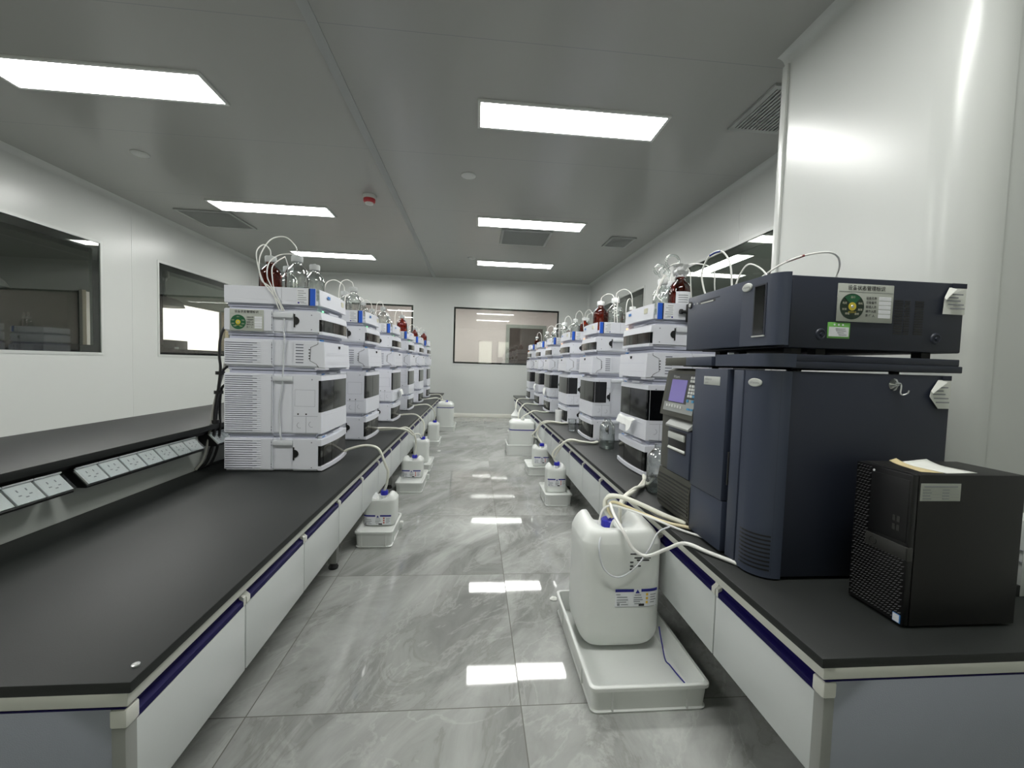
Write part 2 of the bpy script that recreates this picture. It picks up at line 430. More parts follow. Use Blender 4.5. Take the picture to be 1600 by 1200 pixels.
def panel_light(name, x, y, w, d, z, label, m='lamp', group=None):
    r = empty(name, (x, y, z))
    mb = MB()
    for (a, b, c, e) in ((-w/2, -d/2, w/2, -d/2+.018), (-w/2, d/2-.018, w/2, d/2), (-w/2, -d/2+.018, -w/2+.018, d/2-.018), (w/2-.018, -d/2+.018, w/2, d/2-.018)):
        mb.box(a, b, -.012, c, e, 0, 'lamp_frame')
    mb.build('frame', r, smooth=0)
    mb = MB(); mb.box(-w/2+.018, -d/2+.018, -.008, w/2-.018, d/2-.018, -.0005, m); mb.build('diffuser', r, smooth=0)
    return tag(r, label, 'ceiling light', group)
seen = {(0, 2.745): 'rectangular ceiling light panel over the aisle, nearest of the right row',
        (0, 4.755): 'rectangular ceiling light panel over the aisle, middle one of the right row',
        (0, 6.68): 'rectangular ceiling light panel over the aisle, farthest of the right row, near the back wall',
        (1, 2.72): 'large rectangular ceiling light panel cut by the left photo edge',
        (1, 4.75): 'ceiling light panel in the left row next to the flat square vent',
        (1, 6.68): 'ceiling light panel farthest in the left row, behind the bottles on the near stack'}
for side, x in ((0, .578), (1, -2.205)):
    for y in (.74, 2.745 - .025*side, 4.755-.005*side, 6.68):
        lb = seen.get((side, y), 'ceiling light panel above the near bench ends, %s row' % ('right' if side == 0 else 'left'))
        panel_light('ceiling_light', x, y, 1.215, .30, H, lb, group='flush ceiling light panels')
panel_light('ceiling_light', -1.6, 9.6, 1.2, .6, 2.7, 'left unseen light panel added to brighten the pinkish room beyond the far windows')  # unseen, added so the back room reads brightly lit
panel_light('ceiling_light', .6, 9.6, 1.2, .6, 2.7, 'right unseen light panel added to brighten the pinkish room beyond the far windows')  # second unseen panel, added to raise the back room's brightness
panel_light('ceiling_light', 3.74, 2.6, .33, 1.2, 2.7, 'unseen light panel added to brighten the right room, hidden behind the boxed column')  # added to lift the right room, out of view behind the column
panel_light('ceiling_light', 3.74, 6.25, .33, 1.2, 2.7, 'ceiling light glowing through the upper pane behind the navy detector')
panel_light('ceiling_light', -7.4, 12.6, .6, 2.8, 2.7, 'unseen light panel added to light up the corridor beyond the left room')  # unseen, placed so the corridor's far wall shows bright
# strip covering the long joint in the ceiling
mb = MB(); mb.box(-.845, YF, H-.004, -.79, YB, H-.0002, 'ceiling_strip'); struct(mb, 'trim_17', smooth=0)

def grille(x0, y0, x1, y1, n, along, label, name='ceiling_grille', flat=False):
    r = empty(name, ((x0+x1)/2, (y0+y1)/2, H)); w, d = (x1-x0)/2, (y1-y0)/2; f = .03
    mb = MB()
    for (a, b, c, e) in ((-w, -d, w, -d+f), (-w, d-f, w, d), (-w, -d+f, -w+f, d-f), (w-f, -d+f, w, d-f)):
        mb.box(a, b, -.014, c, e, -.0003, 'vent')
    mb.build('frame', r, smooth=0)
    mb = MB(); mb.box(-w+f, -d+f, -.004, w-f, d-f, -.0006, 'vent' if flat else 'vent_dark'); mb.build('back_plate', r, smooth=0)
    for k in range(n):
        mb = MB()
        t = (k+.5)/n
        if along == 'x': yy = -d+f+(2*d-2*f)*t; mb.box(-w+f, yy-.005, -.014, w-f, yy+(.003 if flat else .008), -.004, 'vent')
        else: xx = -w+f+(2*w-2*f)*t; mb.box(xx-.005, -d+f, -.014, xx+(.003 if flat else .008), d-f, -.004, 'vent')
        mb.build('slat', r, smooth=0)
    return tag(r, label, 'vent')
grille(1.605, 2.237, 1.95, 2.68, 12, 'y', 'louvred ceiling grille beside the boxed column at upper right')
grille(1.603, 5.01, 1.915, 5.42, 11, 'x', 'small louvred ceiling grille near the right wall, further back')
grille(-3.345, 4.94, -2.76, 5.53, 22, 'x', 'flat square return vent on the ceiling near the left wall', 'ceiling_vent', True)
grille(.265, 4.97, .872, 5.57, 22, 'x', 'square return vent on the ceiling right behind the middle light panel', 'ceiling_vent', True)
def disc(x, y, label):
    mb = MB(); mb.lathe([(.062, 0), (.062, -.006), (.05, -.012), (.02, -.012)], 'lamp_frame', 28)
    tag(mb.build('ceiling_sensor', loc=(x, y, H-.0002)), label, 'sensor', 'round ceiling sensors')
disc(-2.72, 3.66, 'small round sensor on the ceiling above the left wall window')
disc(-.105, 3.64, 'small round ceiling sensor between the nearest and middle aisle lights')
disc(-.106, 6.42, 'small round ceiling sensor beside the farthest aisle light')
r = empty('smoke_detector', (-1.07, 4.22, H)); tag(r, 'round smoke detector with a red ring on the ceiling near the grey strip', 'smoke detector')
mb = MB(); mb.lathe([(.062, 0), (.062, -.022), (.055, -.035)], 'lamp_frame', 24); mb.build('base', r)
mb = MB(); mb.lathe([(.056, -.035), (.056, -.06), (.045, -.072)], 'red', 24); mb.build('ring', r)
mb = MB(); mb.lathe([(.04, -.072), (.036, -.086), (.015, -.09)], 'lamp_frame', 24); mb.build('sensor_cap', r)

# things seen through the panes
def hood(x, y, z, label):
    r = empty('extraction_hood', (x, y, z))
    mb = MB(); mb.lathe([(.26, 0), (.255, .015), (.23, .06), (.17, .11), (.06, .14), (.05, .16)], 'hood_grey', 28); mb.build('hood', r)
    mb = MB(); mb.tube([(0, 0, .15), (0, 0, .42)], .03, 'hood_grey'); mb.build('arm', r)
    mb = MB(); mb.lathe([(.055, -.02), (.055, .02)], 'silver', 16, (0, 0, .42), 'x'); mb.build('joint', r)
    mb = MB(); mb.tube([(0, 0, .42), (-.03, 0, 2.7-z)], .075, 'hood_grey', 14); mb.build('duct', r)
    tag(r, label, 'extraction hood', 'extraction hoods in the dark left room')
hood(-4.62, 6.62, 1.74, 'bell shaped extraction hood beyond the second left window')
hood(-4.62, 4.22, 1.62, 'bell shaped extraction hood beyond the left window cut by the photo edge')
r = empty('bench', (-4.4, 8, 0)); tag(r, 'grey bench standing in the room beyond the left windows', 'bench')
mb = MB(); mb.box(-.35, -4.5, .86, .35, 4, .9, 'carcass'); mb.build('worktop', r)
mb = MB(); mb.box(-.3, -4.4, 0, .3, 3.9, .86, 'dark_room'); mb.build('cabinet', r)
r = empty('monitor', (-4.55, 6.74, .9)); tag(r, 'dark grey monitor seen from behind through the second left window', 'monitor')
mb = MB(); mb.box(-.02, -.26, .09, .02, .26, .35, 'console', .006); mb.build('screen_back', r)
mb = MB(); mb.box(.02, -.03, .2, .0215, .06, .25, 'label_white'); mb.build('sticker', r)
mb = MB(); mb.box(-.02, -.04, .01, .01, .04, .12, 'console'); mb.box(-.1, -.12, 0, .1, .12, .01, 'console'); mb.build('stand', r)
mb = MB(); mb.lathe([(.001, .06), (.12, .055), (.24, .03), (.27, .0)], 'cable_grey', 24, cap=True)
tag(mb.build('dust_cover', loc=(-4.45, 7.45, .9)), 'low grey rounded cover on the bench beyond the second left window', 'cover')
mb = MB(); mb.box(-6.49, 11.28, .8, -6.4, 11.42, 2.14, 'cream_trim'); struct(mb, 'trim_18', smooth=0)
mb = MB(); mb.box(-6.49, 7.45, 0, -6.44, 7.52, 2.05, 'cream_trim'); struct(mb, 'trim_19', smooth=0)
r = empty('door_1', (1.3, 10.99, 0)); r['kind'] = 'structure'
mb = MB(); mb.box(-.44, -.05, 0, .44, -.01, 2.0, 'dark_door'); mb.build('door_leaf', r, smooth=0)
mb = MB()
for (a, b, z0, z1) in ((-.53, -.44, 0, 2.09), (.44, .53, 0, 2.09), (-.44, .44, 2.0, 2.09)): mb.box(a, -.07, z0, b, 0, z1, 'door_frame')
mb.build('door_frame', r, smooth=0)

# ------------------------------------------------------------------ benches
ZB = .481                                   # worktop height: low benches
def bench(sx, xe, y0, y1, depth, side):
    """sx=+1: cabinet fronts face -X (right bench), sx=-1: face +X (left bench). xe = front edge of the worktop"""
    X = lambda d: xe+sx*d                   # d metres behind the front edge
    mb = MB(); mb.box(X(0), y0, ZB-.021, X(depth), y1, ZB, 'worktop', .003, 2)
    tag(mb.build('worktop'), 'long black worktop of the %s bench carrying white instrument stacks' % side, 'worktop')
    # steel frame: apron, posts, feet
    r = empty('workbench', (X(depth/2), (y0+y1)/2, 0))
    ox, oy = X(depth/2), (y0+y1)/2
    B = lambda mb, d0, a, z0, d1, b, z1, m, bev=0: mb.box(X(d0)-ox, a-oy, z0, X(d1)-ox, b-oy, z1, m, bev)
    mb = MB(); B(mb, .008, y0+.004, ZB-.047, depth-.01, y1-.004, ZB-.021, 'cream_steel', .002); mb.build('apron', r)
    mb = MB(); B(mb, .012, y0+.004, ZB-.0505, depth-.02, y0+.03, ZB-.0475, 'navy_rail'); mb.build('end_rail', r)  # thin navy strip under the apron at the near end
    mb = MB(); B(mb, .035, y0+.012, .05, depth-.02, y0+.024, ZB-.052, 'end_panel', .001); mb.build('end_panel', r)
    mb = MB()
    pts = [(.012, 0), (.04, 0), (.04, 1), (.034, 1), (.012, 1)]
    B(mb, .012, y0+.004, .05, .036, y0+.03, ZB-.085, 'post_grey', .003); mb.build('post', r)
    mb = MB(); B(mb, .009, y0+.002, ZB-.085, .037, y0+.032, ZB-.052, 'cream_steel', .004); mb.build('post_cap', r)
    k = 0; y = y0+.02
    while y < y1:
        if k:
            mb = MB(); B(mb, .09, y-.02, .03, .13, y+.02, .2, 'post_grey', .003); l = mb.build('leg', r)
            mb = MB(); mb.lathe([(.022, 0), (.024, .01), (.012, .03)], 'rubber', 14, (X(.11)-ox, y-oy, 0)); mb.build('foot', l)
        k += 1; y += 1.34
    tag(r, 'cream and grey steel frame with end panel under the %s bench worktop' % side, 'workbench')
    return X
def cabinet(X, sx, y, w):
    r = empty('base_cabinet', (X(.02), y, .215))
    B = lambda mb, d0, a, z0, d1, b, z1, m, bev=0: mb.box(sx*d0, a, z0, sx*d1, b, z1, m, bev)
    g = .0025
    mb = MB(); B(mb, .0125, .033, .002, .46, w-g, .217, 'carcass'); mb.build('body', r, smooth=0)
    mb = MB(); B(mb, -.006, g, 0, .012, w-g, .176, 'door_white', .002); d = mb.build('door', r)
    # recessed navy pull along the top of the door with cream end clips
    P = [(-.007, .178), (-.007, .19), (.004, .196), (.006, .214), (.012, .216), (.012, .178)]
    mb = MB(); mb.prism([(sx*a, b) for a, b in P], 'y', .019, w-.013, 'navy_rail'); mb.build('handle', d, smooth=50)
    for a, b in ((g, .019), (w-.013, w-g)):
        mb = MB()
        if a < .01: mb.prism([(sx*q[0], q[1]) for q in [(-.0075, .178), (-.0075, .194), (.003, .203), (.004, .216), (.012, .216), (.012, .178)]], 'y', a, b, 'cream_steel')
        else: mb.prism([(sx*q[0], q[1]) for q in [(-.0075, .178), (-.0075, .2), (.003, .206), (.004, .216), (.012, .216), (.012, .178)]], 'y', a, b, 'cream_steel')
        mb.build('handle_clip', d, smooth=50)
    return r
NUM = ['nearest', 'second', 'third', 'fourth', 'fifth', 'sixth', 'seventh', 'eighth', 'ninth', 'tenth', 'eleventh', 'twelfth',
       'thirteenth', 'fourteenth', 'fifteenth', 'sixteenth', 'seventeenth', 'eighteenth', 'nineteenth']
XLB = bench(-1, -.57, .735, 7.72, .78, 'left')
XRB = bench(1, .695, .735, 7.55, .78, 'right')
for side, X, sx, n in (('left', XLB, -1, 18), ('right', XRB, 1, 18)):
    proto = None
    for k in range(n):
        y = .742+k*.376
        if proto is None: o = proto = cabinet(X, sx, y, .376)
        else: o = dup(proto); o.location.y = y
        tag(o, 'white base cabinet with navy pull, %s from the viewer under the %s bench' % (NUM[k], side), 'cabinet', 'base cabinets under the %s bench' % side)

# left bench: spine wall with a black ledge and a row of sockets under it
mb = MB(); mb.box(-1.66, .80, ZB+.0005, -1.335, 7.7, .6795, 'spine_panel', .002)
tag(mb.build('bench_spine'), 'low grey back panel behind the left bench carrying the black ledge', 'panel')
mb = MB(); mb.box(-1.79, .78, .68, -1.262, 7.7, .705, 'worktop', .002)
tag(mb.build('ledge'), 'long black ledge on the back panel of the left bench below the windows', 'ledge')
mb = MB(); mb.box(-1.334, .80, .655, -1.30, 7.7, .6795, 'black_plastic', .001)
tag(mb.build('cable_rail'), 'black cable rail running under the ledge of the left bench', 'rail')
def socket_strip(y0, n, label):
    L = n*.083
    r = empty('socket_strip', (-1.334, y0, .60))
    mb = MB(); mb.prism([(0, .054), (0, -.002), (.088, -.002), (.09, .004), (.044, .054)], 'y', 0, L, 'black_plastic'); mb.build('housing', r)
    e = Vector((.09-.044, 0, .004-.054)).normalized(); nrm = Vector((-e.z, 0, e.x))
    if nrm.z < 0: nrm = -nrm
    for k in range(n):
        c = Vector((.067, .0415+k*.083, .029))
        def slab(mb, u0, u1, v0, v1, t0, t1, m):
            P = [c+e*u+Vector((0, v, 0))+nrm*t for t in (t0, t1) for u, v in ((u0, v0), (u1, v0), (u1, v1), (u0, v1))]
            mb.faces(P, [(0,1,2,3),(4,5,6,7),(0,1,5,4),(1,2,6,5),(2,3,7,6),(3,0,4,7)], m)
        mb = MB(); slab(mb, -.03, .03, -.038, .038, .0005, .006, 'socket_white')
        s = mb.build('socket', r, smooth=0)
        mb = MB()
        for u, v, a, b in ((-.012, -.012, .004, .0015), (-.012, .012, .004, .0015), (.012, 0, .0015, .004), (.004, -.014, .0015, .004), (.004, .014, .0015, .004)):
            slab(mb, u-a, u+a, v-b, v+b, .0062, .0068, 'ink_grey')
        mb.build('pin_holes', s, smooth=0)
        mb = MB(); slab(mb, -.034, .034, -.040, .040, .012, .0135, 'clear_cover')
        slab(mb, -.034, .034, -.040, -.0385, .0065, .012, 'clear_cover'); slab(mb, .0325, .034, -.04, .04, .0065, .012, 'clear_cover'); slab(mb, -.034, -.03, -.04, .04, .0065, .0145, 'clip_clear')
        mb.build('cover', s, smooth=0)
    tag(r, label, 'power sockets', 'socket strips under the left ledge')
socket_strip(.82, 7, 'row of white sockets with clear flip covers cut by the left photo edge')
socket_strip(1.445, 7, 'middle row of seven white sockets with clear covers under the black ledge')
socket_strip(2.13, 5, 'row of white sockets under the ledge right behind the nearest left stack')
mb = MB(); mb.lathe([(.0065, 0), (.0065, .003), (.004, .0045)], 'silver', 18, (-.592, .775, ZB+.0002))
tag(mb.build('cable_stud'), 'tiny metal stud on the near corner of the left worktop', 'stud')
# right bench spine, mostly hidden behind the instruments
mb = MB(); mb.box(1.415, .93, ZB+.0005, 1.50, 7.5, .68, 'door_white', .002); mb.box(1.40, .93, ZB+.0005, 1.4148, 7.5, ZB+.03, 'black_plastic')
mb.box(1.412, .93, .60, 1.4148, 7.5, .604, 'ink_grey'); mb.box(1.412, .93, .57, 1.4148, 7.5, .574, 'ink_grey')
tag(mb.build('bench_spine'), 'pale back panel of the right bench glimpsed past the computer tower', 'panel')

# ------------------------------------------------------------------ instrument stacks
D, W = .437, .198
NOTCH = (-.2155, -.1185)
def plan(d=0, nd=.010, x1=0.):
    """outline of a module with the tubing recess in both flanks; d = inset"""
    w = W-d
    return [(-D+d, -w), (NOTCH[0], -w), (NOTCH[0], -w+nd), (NOTCH[1], -w+nd), (NOTCH[1], -w), (x1, -w),
            (x1, w), (NOTCH[1], w), (NOTCH[1], w-nd), (NOTCH[0], w-nd), (NOTCH[0], w), (-D+d, w)]
def body(mb, z0, z1, nk, notch=True):
    """cover with softened lower and upper edges and the recessed neck above it"""
    for a, b, d in ((z0, z0+.008, .006), (z0+.008, z1-.003, 0), (z1-.003, z1, .003)):
        mb.prism(plan(d, .010 if notch else .0002, -d), 'z', a, b, 'instrument_white')
    if nk:
        mb.prism(plan(.016, .004, -.016), 'z', z1, z1+nk*.42, 'instrument_shade')
        mb.prism(plan(.022, .004, -.022), 'z', z1+nk*.42, z1+nk*.52, 'instrument_line')
        mb.prism(plan(.012, .004, -.012), 'z', z1+nk*.52, z1+nk, 'instrument_shade')
def slab(mb, z0, z1, x0, x1, c, m, y0=-W, y1=W, n=12, tilt=0.):
    """front panel: plan follows a gentle outward curve of depth c; tilt leans the top back"""
    w = W; f = lambda y: c*(1-(y/w)**2)
    R = []
    for z, t in ((z0, 0), (z1, tilt)):
        ring = [(x1+f(y0+(y1-y0)*k/n)-t, y0+(y1-y0)*k/n, z) for k in range(n+1)]
        ring += [(x0+(f(y)*.98 if x0 > .004 else 0)-(t if x0 > .004 else 0), y, z) for y in (y1, (y0+y1)/2, y0)] if x0 <= .004 else \
                [(x0+f(y1+(y0-y1)*k/n)-t, y1+(y0-y1)*k/n, z) for k in range(n+1)]
        R.append(ring)
    mb.rings(R, m)
def side_feats(r, s, zs, lines, z0, z1, clip=True, moon=True, louvre=True):
    Y = lambda d: s*(W+d)
    if louvre:
        mb = MB(); n = lines
        for k in range(n):
            z = z0+.012+(z1-z0-.022)*k/(n-1)
            mb.box(-D+.004, Y(-.0005), z-.0016, -D+.13+.02*(k % 2), Y(.0006), z+.0016, 'instrument_line')  # grey colour stands in for shade in the gap beside each ridge
            mb.box(-D+.004, Y(-.0005), z+.0018, -D+.168, Y(.0022), z+.004, 'instrument_white')
        mb.build('louvre', r, smooth=0)
    mb = MB()
    for x in (NOTCH[0]-.004, ):
        mb.box(x-.0008, Y(-.0005), z0+.004, x+.0008, Y(.0004), z1-.004, 'instrument_line')
        for z in (z0+.016, z0+.03, z1-.016, z1-.03): mb.box(x-.002, Y(-.0005), z-.0025, x+.002, Y(.0006), z+.0025, 'instrument_line')
    mb.build('seam', r, smooth=0)
    if clip:
        mb = MB(); mb.box(NOTCH[0]+.002, Y(-.0095), z1-.030, NOTCH[1]-.002, Y(.003), z1-.006, 'clip_clear', .002)
        mb.build('tubing_clip', r)
    if moon:
        zc = (z0+z1)/2+.006; P = [(NOTCH[1]+.001, zc-.032), (NOTCH[1]+.007, zc-.032), (NOTCH[1]+.007, zc-.02)]
        P += [(NOTCH[1]+.007+.02*math.cos(a), zc+.02*math.sin(a)) for a in [(-PI/2+PI*k/10) for k in range(11)]]
        P += [(NOTCH[1]+.007, zc+.032), (NOTCH[1]+.001, zc+.032)]
        mb = MB(); mb.prism(P, 'y', Y(-.002), Y(.0035), 'black_plastic'); mb.build('side_handle', r)
def screws(r, s, pts, m='instrument_line', rad=.0028):
    mb = MB()
    for x, z in pts: mb.lathe([(rad, -.001), (rad, .0008)], m, 10, (x, s*W, z), 'y')
    mb.build('screw', r, smooth=0)
def pump(s):
    r = empty('pump_module'); mb = MB(); body(mb, .004, .163, .022); mb.build('body', r)
    mb = MB()
    for x in (-D+.05, -.05):
        for y in (-.15, .15): mb.lathe([(.016, 0), (.016, .0042)], 'rubber', 12, (x, y, 0))
    mb.build('foot', r)
    side_feats(r, s, None, 13, .006, .16)
    mb = MB(); slab(mb, .128, .160, 0, .016, .013, 'instrument_white'); slab(mb, .006, .026, 0, .020, .016, 'instrument_white')
    f = mb.build('front_frame', r)
    mb = MB(); slab(mb, .0265, .1275, 0, .012, .014, 'window_dark', -W+.004, W-.004); w = mb.build('window', r)
    mb = MB(); slab(mb, .027, .127, .0122, .013, .014, 'window_grey', -W+.03, -.075*1, n=4); slab(mb, .027, .127, .0122, .013, .014, 'window_grey', -.07, W-.03, n=8); mb.build('tinted_pane', w)
    for a, b in ((-.17, -.10), (.0, .13)):
        mb = MB(); mb.box(-.02, a, .1632, .008, b, .1715, 'instrument_white', .002); mb.build('top_lug', r)
    mb = MB(); mb.box(.0085, -.165, .165, .0095, -.125, .170, 'logo_blue'); mb.build('badge', r, smooth=0)
    screws(r, s, [(-.03, .02), (-.03, .145)])
    return r
def sampler(s, wrap):
    r = empty('sampler_module'); mb = MB(); body(mb, .0, .294, .034); mb.build('body', r)
    side_feats(r, s, None, 27, .004, .29, moon=wrap)
    Y = lambda d: s*(W+d)
    mb = MB(); slab(mb, .266, .290, 0, .014, .005, 'instrument_white', tilt=.002); slab(mb, .091, .1085, 0, .014, .005, 'instrument_white'); mb.build('front_frame', r)
    mb = MB(); slab(mb, .109, .2655, 0, .012, .005, 'window_dark', -W+.003, W-.003)
    if wrap: mb.box(-.088, Y(-.001), .109, -.0005, Y(.0012), .2655, 'window_dark')
    w = mb.build('window', r)
    mb = MB(); slab(mb, .112, .2625, .0122, .0128, .005, 'window_grey', -W+.012, -.03, n=6); slab(mb, .112, .2625, .0122, .0128, .005, 'window_grey', -.026, W-.012, n=6); mb.build('tinted_pane', w)
    mb = MB(); slab(mb, .004, .0905, 0, .015, .005, 'instrument_white'); mb.build('lower_door', r)
    mb = MB()                                # outlines of the flank panels
    for x0, x1, z0, z1 in ((-.116, -.002, .0895, .0905), (-.058, -.057, .004, .09), (-.11, -.016, .138, .1388), (-.11, -.016, .219, .2198), (-.1105, -.1098, .138, .2198), (-.0166, -.0158, .138, .2198)):
        mb.box(x0, Y(-.0004), z0, x1, Y(.0004), z1, 'instrument_line')
    for x, z in ((-.03, .05), (-.086, .045)):
        mb.tube([(x+.014*math.cos(a), Y(.0003), z+.014*math.sin(a)) for a in [PI*.6+PI*k/8 for k in range(9)]], .0006, 'instrument_line', 5, 0)
    mb.build('seam', r, smooth=0)
    if not wrap:
        mb = MB()
        for x in (-.095, -.057): mb.lathe([(.004, -.001), (.004, .002)], 'black_plastic', 10, (x, Y(0), .1), 'y')
        mb.build('knob', r)
    mb = MB(); mb.box(-.03, -.05, .2942, .004, .06, .304, 'instrument_white', .002); mb.build('top_lug', r)
    mb = MB(); mb.box(.0045, -.17, .2945, .0055, -.13, .3, 'logo_blue'); mb.box(-.02, -.172, .2942, .0045, -.125, .3, 'instrument_white'); mb.build('badge', r, smooth=0)
    screws(r, s, [(-.03, .27)])
    return r
def column_oven(s):
    r = empty('column_oven_module'); mb = MB(); body(mb, .0, .132, .033); mb.build('body', r)
    side_feats(r, s, None, 10, .008, .122, clip=False, moon=False)
    Y = lambda d: s*(W+d)
    mb = MB()
    for k in range(7): mb.box(-.108, Y(-.0005), .022+k*.0145, -.072, Y(.0006), .0265+k*.0145, 'instrument_line')
    mb.build('cooling_slot', r, smooth=0)
    mb = MB()
    mb.tube([(-.004, Y(.0002), .125), (-.004, Y(.0002), .116), (-.038, Y(.0002), .1), (-.041, Y(.0002), .035), (-.01, Y(.0002), .018), (-.002, Y(.0002), .004)], .0013, 'ink', 5, 0)
    for z in (.045, .058, .072, .088): mb.box(-.047, Y(-.0005), z-.0025, -.041, Y(.0012), z+.0025, 'ink')
    mb.build('door_edge', r, smooth=0)
    mb = MB(); slab(mb, .002, .126, 0, .030, .006, 'instrument_white', tilt=.006); d = mb.build('door', r)
    mb = MB(); slab(mb, .0745, .0752, .0345, .0350, .006, 'instrument_shade', -W+.012, W-.012); slab(mb, .03, .0305, .0345, .0355, .006, 'instrument_shade', -W+.012, W-.012); mb.build('seam', d, smooth=0)
    mb = MB(); mb.prism([(-.006, .114), (.006, .114), (.006, .106), (0, .099), (-.006, .106)], 'x', .03, .0385, 'ink'); mb.build('shield_emblem', d, smooth=0)
    mb = MB()
    for y in (-.165, .165): mb.box(-.02, y-.03, -.009, .03, y+.03, .0015, 'instrument_white', .003)
    mb.build('hinge_foot', r)
    mb = MB(); mb.box(-.005, -W+.025, .1322, .004, -W+.055, .139, 'logo_blue'); mb.build('badge', r, smooth=0)
    return r
def detector(s):
    r = empty('detector_module'); mb = MB(); body(mb, .0, .110, .021); mb.build('body', r)
    side_feats(r, s, None, 8, .006, .104, louvre=False)
    mb = MB(); slab(mb, .070, .104, 0, .014, .009, 'instrument_white', tilt=.006); slab(mb, -.002, .0125, 0, .016, .011, 'instrument_white'); mb.build('front_frame', r)
    mb = MB(); slab(mb, .013, .0695, 0, .012, .010, 'window_dark', -W+.004, W-.004); w = mb.build('window', r)
    mb = MB()
    for a, b in ((-W+.03, -.07), (-.063, .05), (.058, W-.02)): slab(mb, .015, .068, .0122, .013, .010, 'window_grey', a, b, n=5)
    mb.build('tinted_pane', w)
    mb = MB(); mb.box(-.03, -.06, .1102, .004, .08, .119, 'instrument_white', .002); mb.build('top_lug', r)
    mb = MB(); mb.box(.0045, -.172, .1103, .0055, -.15, .116, 'led' if s > 0 else 'led_green'); mb.build('status_light', r, smooth=0)
    screws(r, s, [(-.035, .02), (-.035, .09)])
    return r
TF = .026                                     # floor of the solvent tray
def tray(s):
    r = empty('solvent_tray'); w = W; x0, x1, h = -D, -.004, .088; t = .004
    mb = MB()
    mb.box(x0+.012, -w+.012, 0, x1-.01, w-.012, .006, 'instrument_shade')
    mb.box(x0, -w, .006, x1, w, TF, 'instrument_white', .002)
    mb.box(x0, -w, TF, x0+t, w, h, 'instrument_white'); mb.box(x0+t, -w, TF, x1-.012, -w+t, h, 'instrument_white'); mb.box(x0+t, w-t, TF, x1-.012, w, h, 'instrument_white')
    mb.build('shell', r, smooth=0)
    mb = MB(); slab(mb, .006, h-.004, 0, .006, .012, 'instrument_white', -W, W, tilt=.008); f = mb.build('front_panel', r)
    mb = MB(); mb.box(.0125, -.12, .05, .0145, -.085, .064, 'logo_blue'); mb.build('badge', r, smooth=0)
    mb = MB(); mb.box(.0075, .10, .04, .0135, .135, .066, 'label_cream'); mb.build('sticker', r, smooth=0)
    Y = lambda d: s*(W+d)
    mb = MB(); mb.box(-.105, Y(-.0005), .009, -.055, Y(.0007), h-.003, 'label_white')
    l = mb.build('label', r, smooth=0)
    mb = MB()
    for k, (a, b) in enumerate([(-.10, -.072), (-.098, -.062), (-.1, -.075), (-.098, -.06), (-.1, -.058), (-.09, -.07)]):
        z = h-.014-k*.0105; mb.box(a, Y(.0006), z-.0014, b, Y(.0011), z+.0014, 'ink_grey')
    mb.box(-.1, Y(.0006), .013, -.092, Y(.0011), .021, 'label_blue'); mb.box(-.087, Y(.0006), .015, -.06, Y(.0011), .017, 'ink_grey')
    mb.build('print', l, smooth=0)
    mb = MB(); mb.box(-.05, Y(-.0005), .005, -.043, Y(.0009), h-.001, 'deep_blue'); mb.box(-.043, Y(-.0005), .005, -.018, Y(.0009), h-.001, 'royal_blue'); mb.build('blue_stripe', r, smooth=0)
    mb = MB(); mb.box(-.176, Y(-.0005), .01, -.1752, Y(.0005), h-.002, 'instrument_line'); mb.build('seam', r, smooth=0)
    return r

# green-dial status plate: built into a root, lying in the XZ plane and facing -Y
def status_plate(parent, x, z, y, w, h, dark=False):
    """x, z = lower left corner, y = surface"""
    mb = MB(); mb.box(x, y-.003, z, x+w, y, z+h, 'sign_grey', .0012); p = mb.build('status_plate', parent)
    yt = y-.0031; X, Z = (1, 0, 0), (0, 0, 1)
    mb = MB(); mb.text('设备状态管理标识', h*.135, (x+w*.5, yt, z+h*.845), X, Z, 'ink', align='CENTER', bold=.012)
    for k, t in enumerate(['设备名称', '设备编号', '管理人员', '操作人员', '责 任 人']):
        mb.text(t, h*.078, (x+w*.50, yt, z+h*(.61-.115*k)), X, Z, 'ink', bold=.01)
    mb.box(x+w*.02, yt-.0003, z+h*.785, x+w*.98, yt, z+h*.792, 'ink_grey'); mb.build('lettering', p, smooth=0)
    cx, cz, R = x+w*.255, z+h*.40, h*.34
    mb = MB(); mb.lathe([(R, 0), (R, -.0012)], 'dial_dark' if dark else 'dial_green', 40, (cx, yt, cz), 'y'); mb.build('dial', p)
    mb = MB()
    if dark:
        mb.prism([(cx+R*.3*math.cos(a), cz+R*.3*math.sin(a)) for a in [PI*.75-PI*.5*k/8 for k in range(9)]][::-1]+[(cx+R*.94*math.cos(a), cz+R*.94*math.sin(a)) for a in [PI*.75-PI*.5*k/12 for k in range(13)]], 'y', yt-.0018, yt-.0011, 'dial_green')
        mb.build('dial_window', p, smooth=0); mb = MB()
    mb.lathe([(R*.32, -.0012), (R*.32, -.0022)], 'dial_yellow', 24, (cx, yt, cz), 'y'); mb.build('dial_hub', p)
    mb = MB(); mb.lathe([(R*.12, -.0022), (R*.1, -.0034)], 'silver', 12, (cx, yt, cz), 'y'); mb.build('dial_pin', p)
    mb = MB()
    for a, t in ((90, '运行'), (20, '待机'), (-20, '故障'), (-55, '维修'), (235, '停用'), (200, '封存'), (160, '检定')):
        A = math.radians(a); mb.text(t, R*.19, (cx+R*.7*math.cos(A), yt-.0016, cz+R*.7*math.sin(A)-R*.06), X, Z, 'label_cream', align='CENTER')
    mb.text('状态标识', R*.17, (cx, yt-.0016, cz-R*.5), X, Z, 'dial_yellow', align='CENTER'); mb.build('dial_lettering', p, smooth=0)
    mb = MB()
    for k in range(5): mb.box(x+w*.735, yt-.0006, z+h*(.585-.115*k), x+w*.955, yt, z+h*(.685-.115*k), 'label_white', .0003)
    mb.build('name_slip', p, smooth=0)
    return p

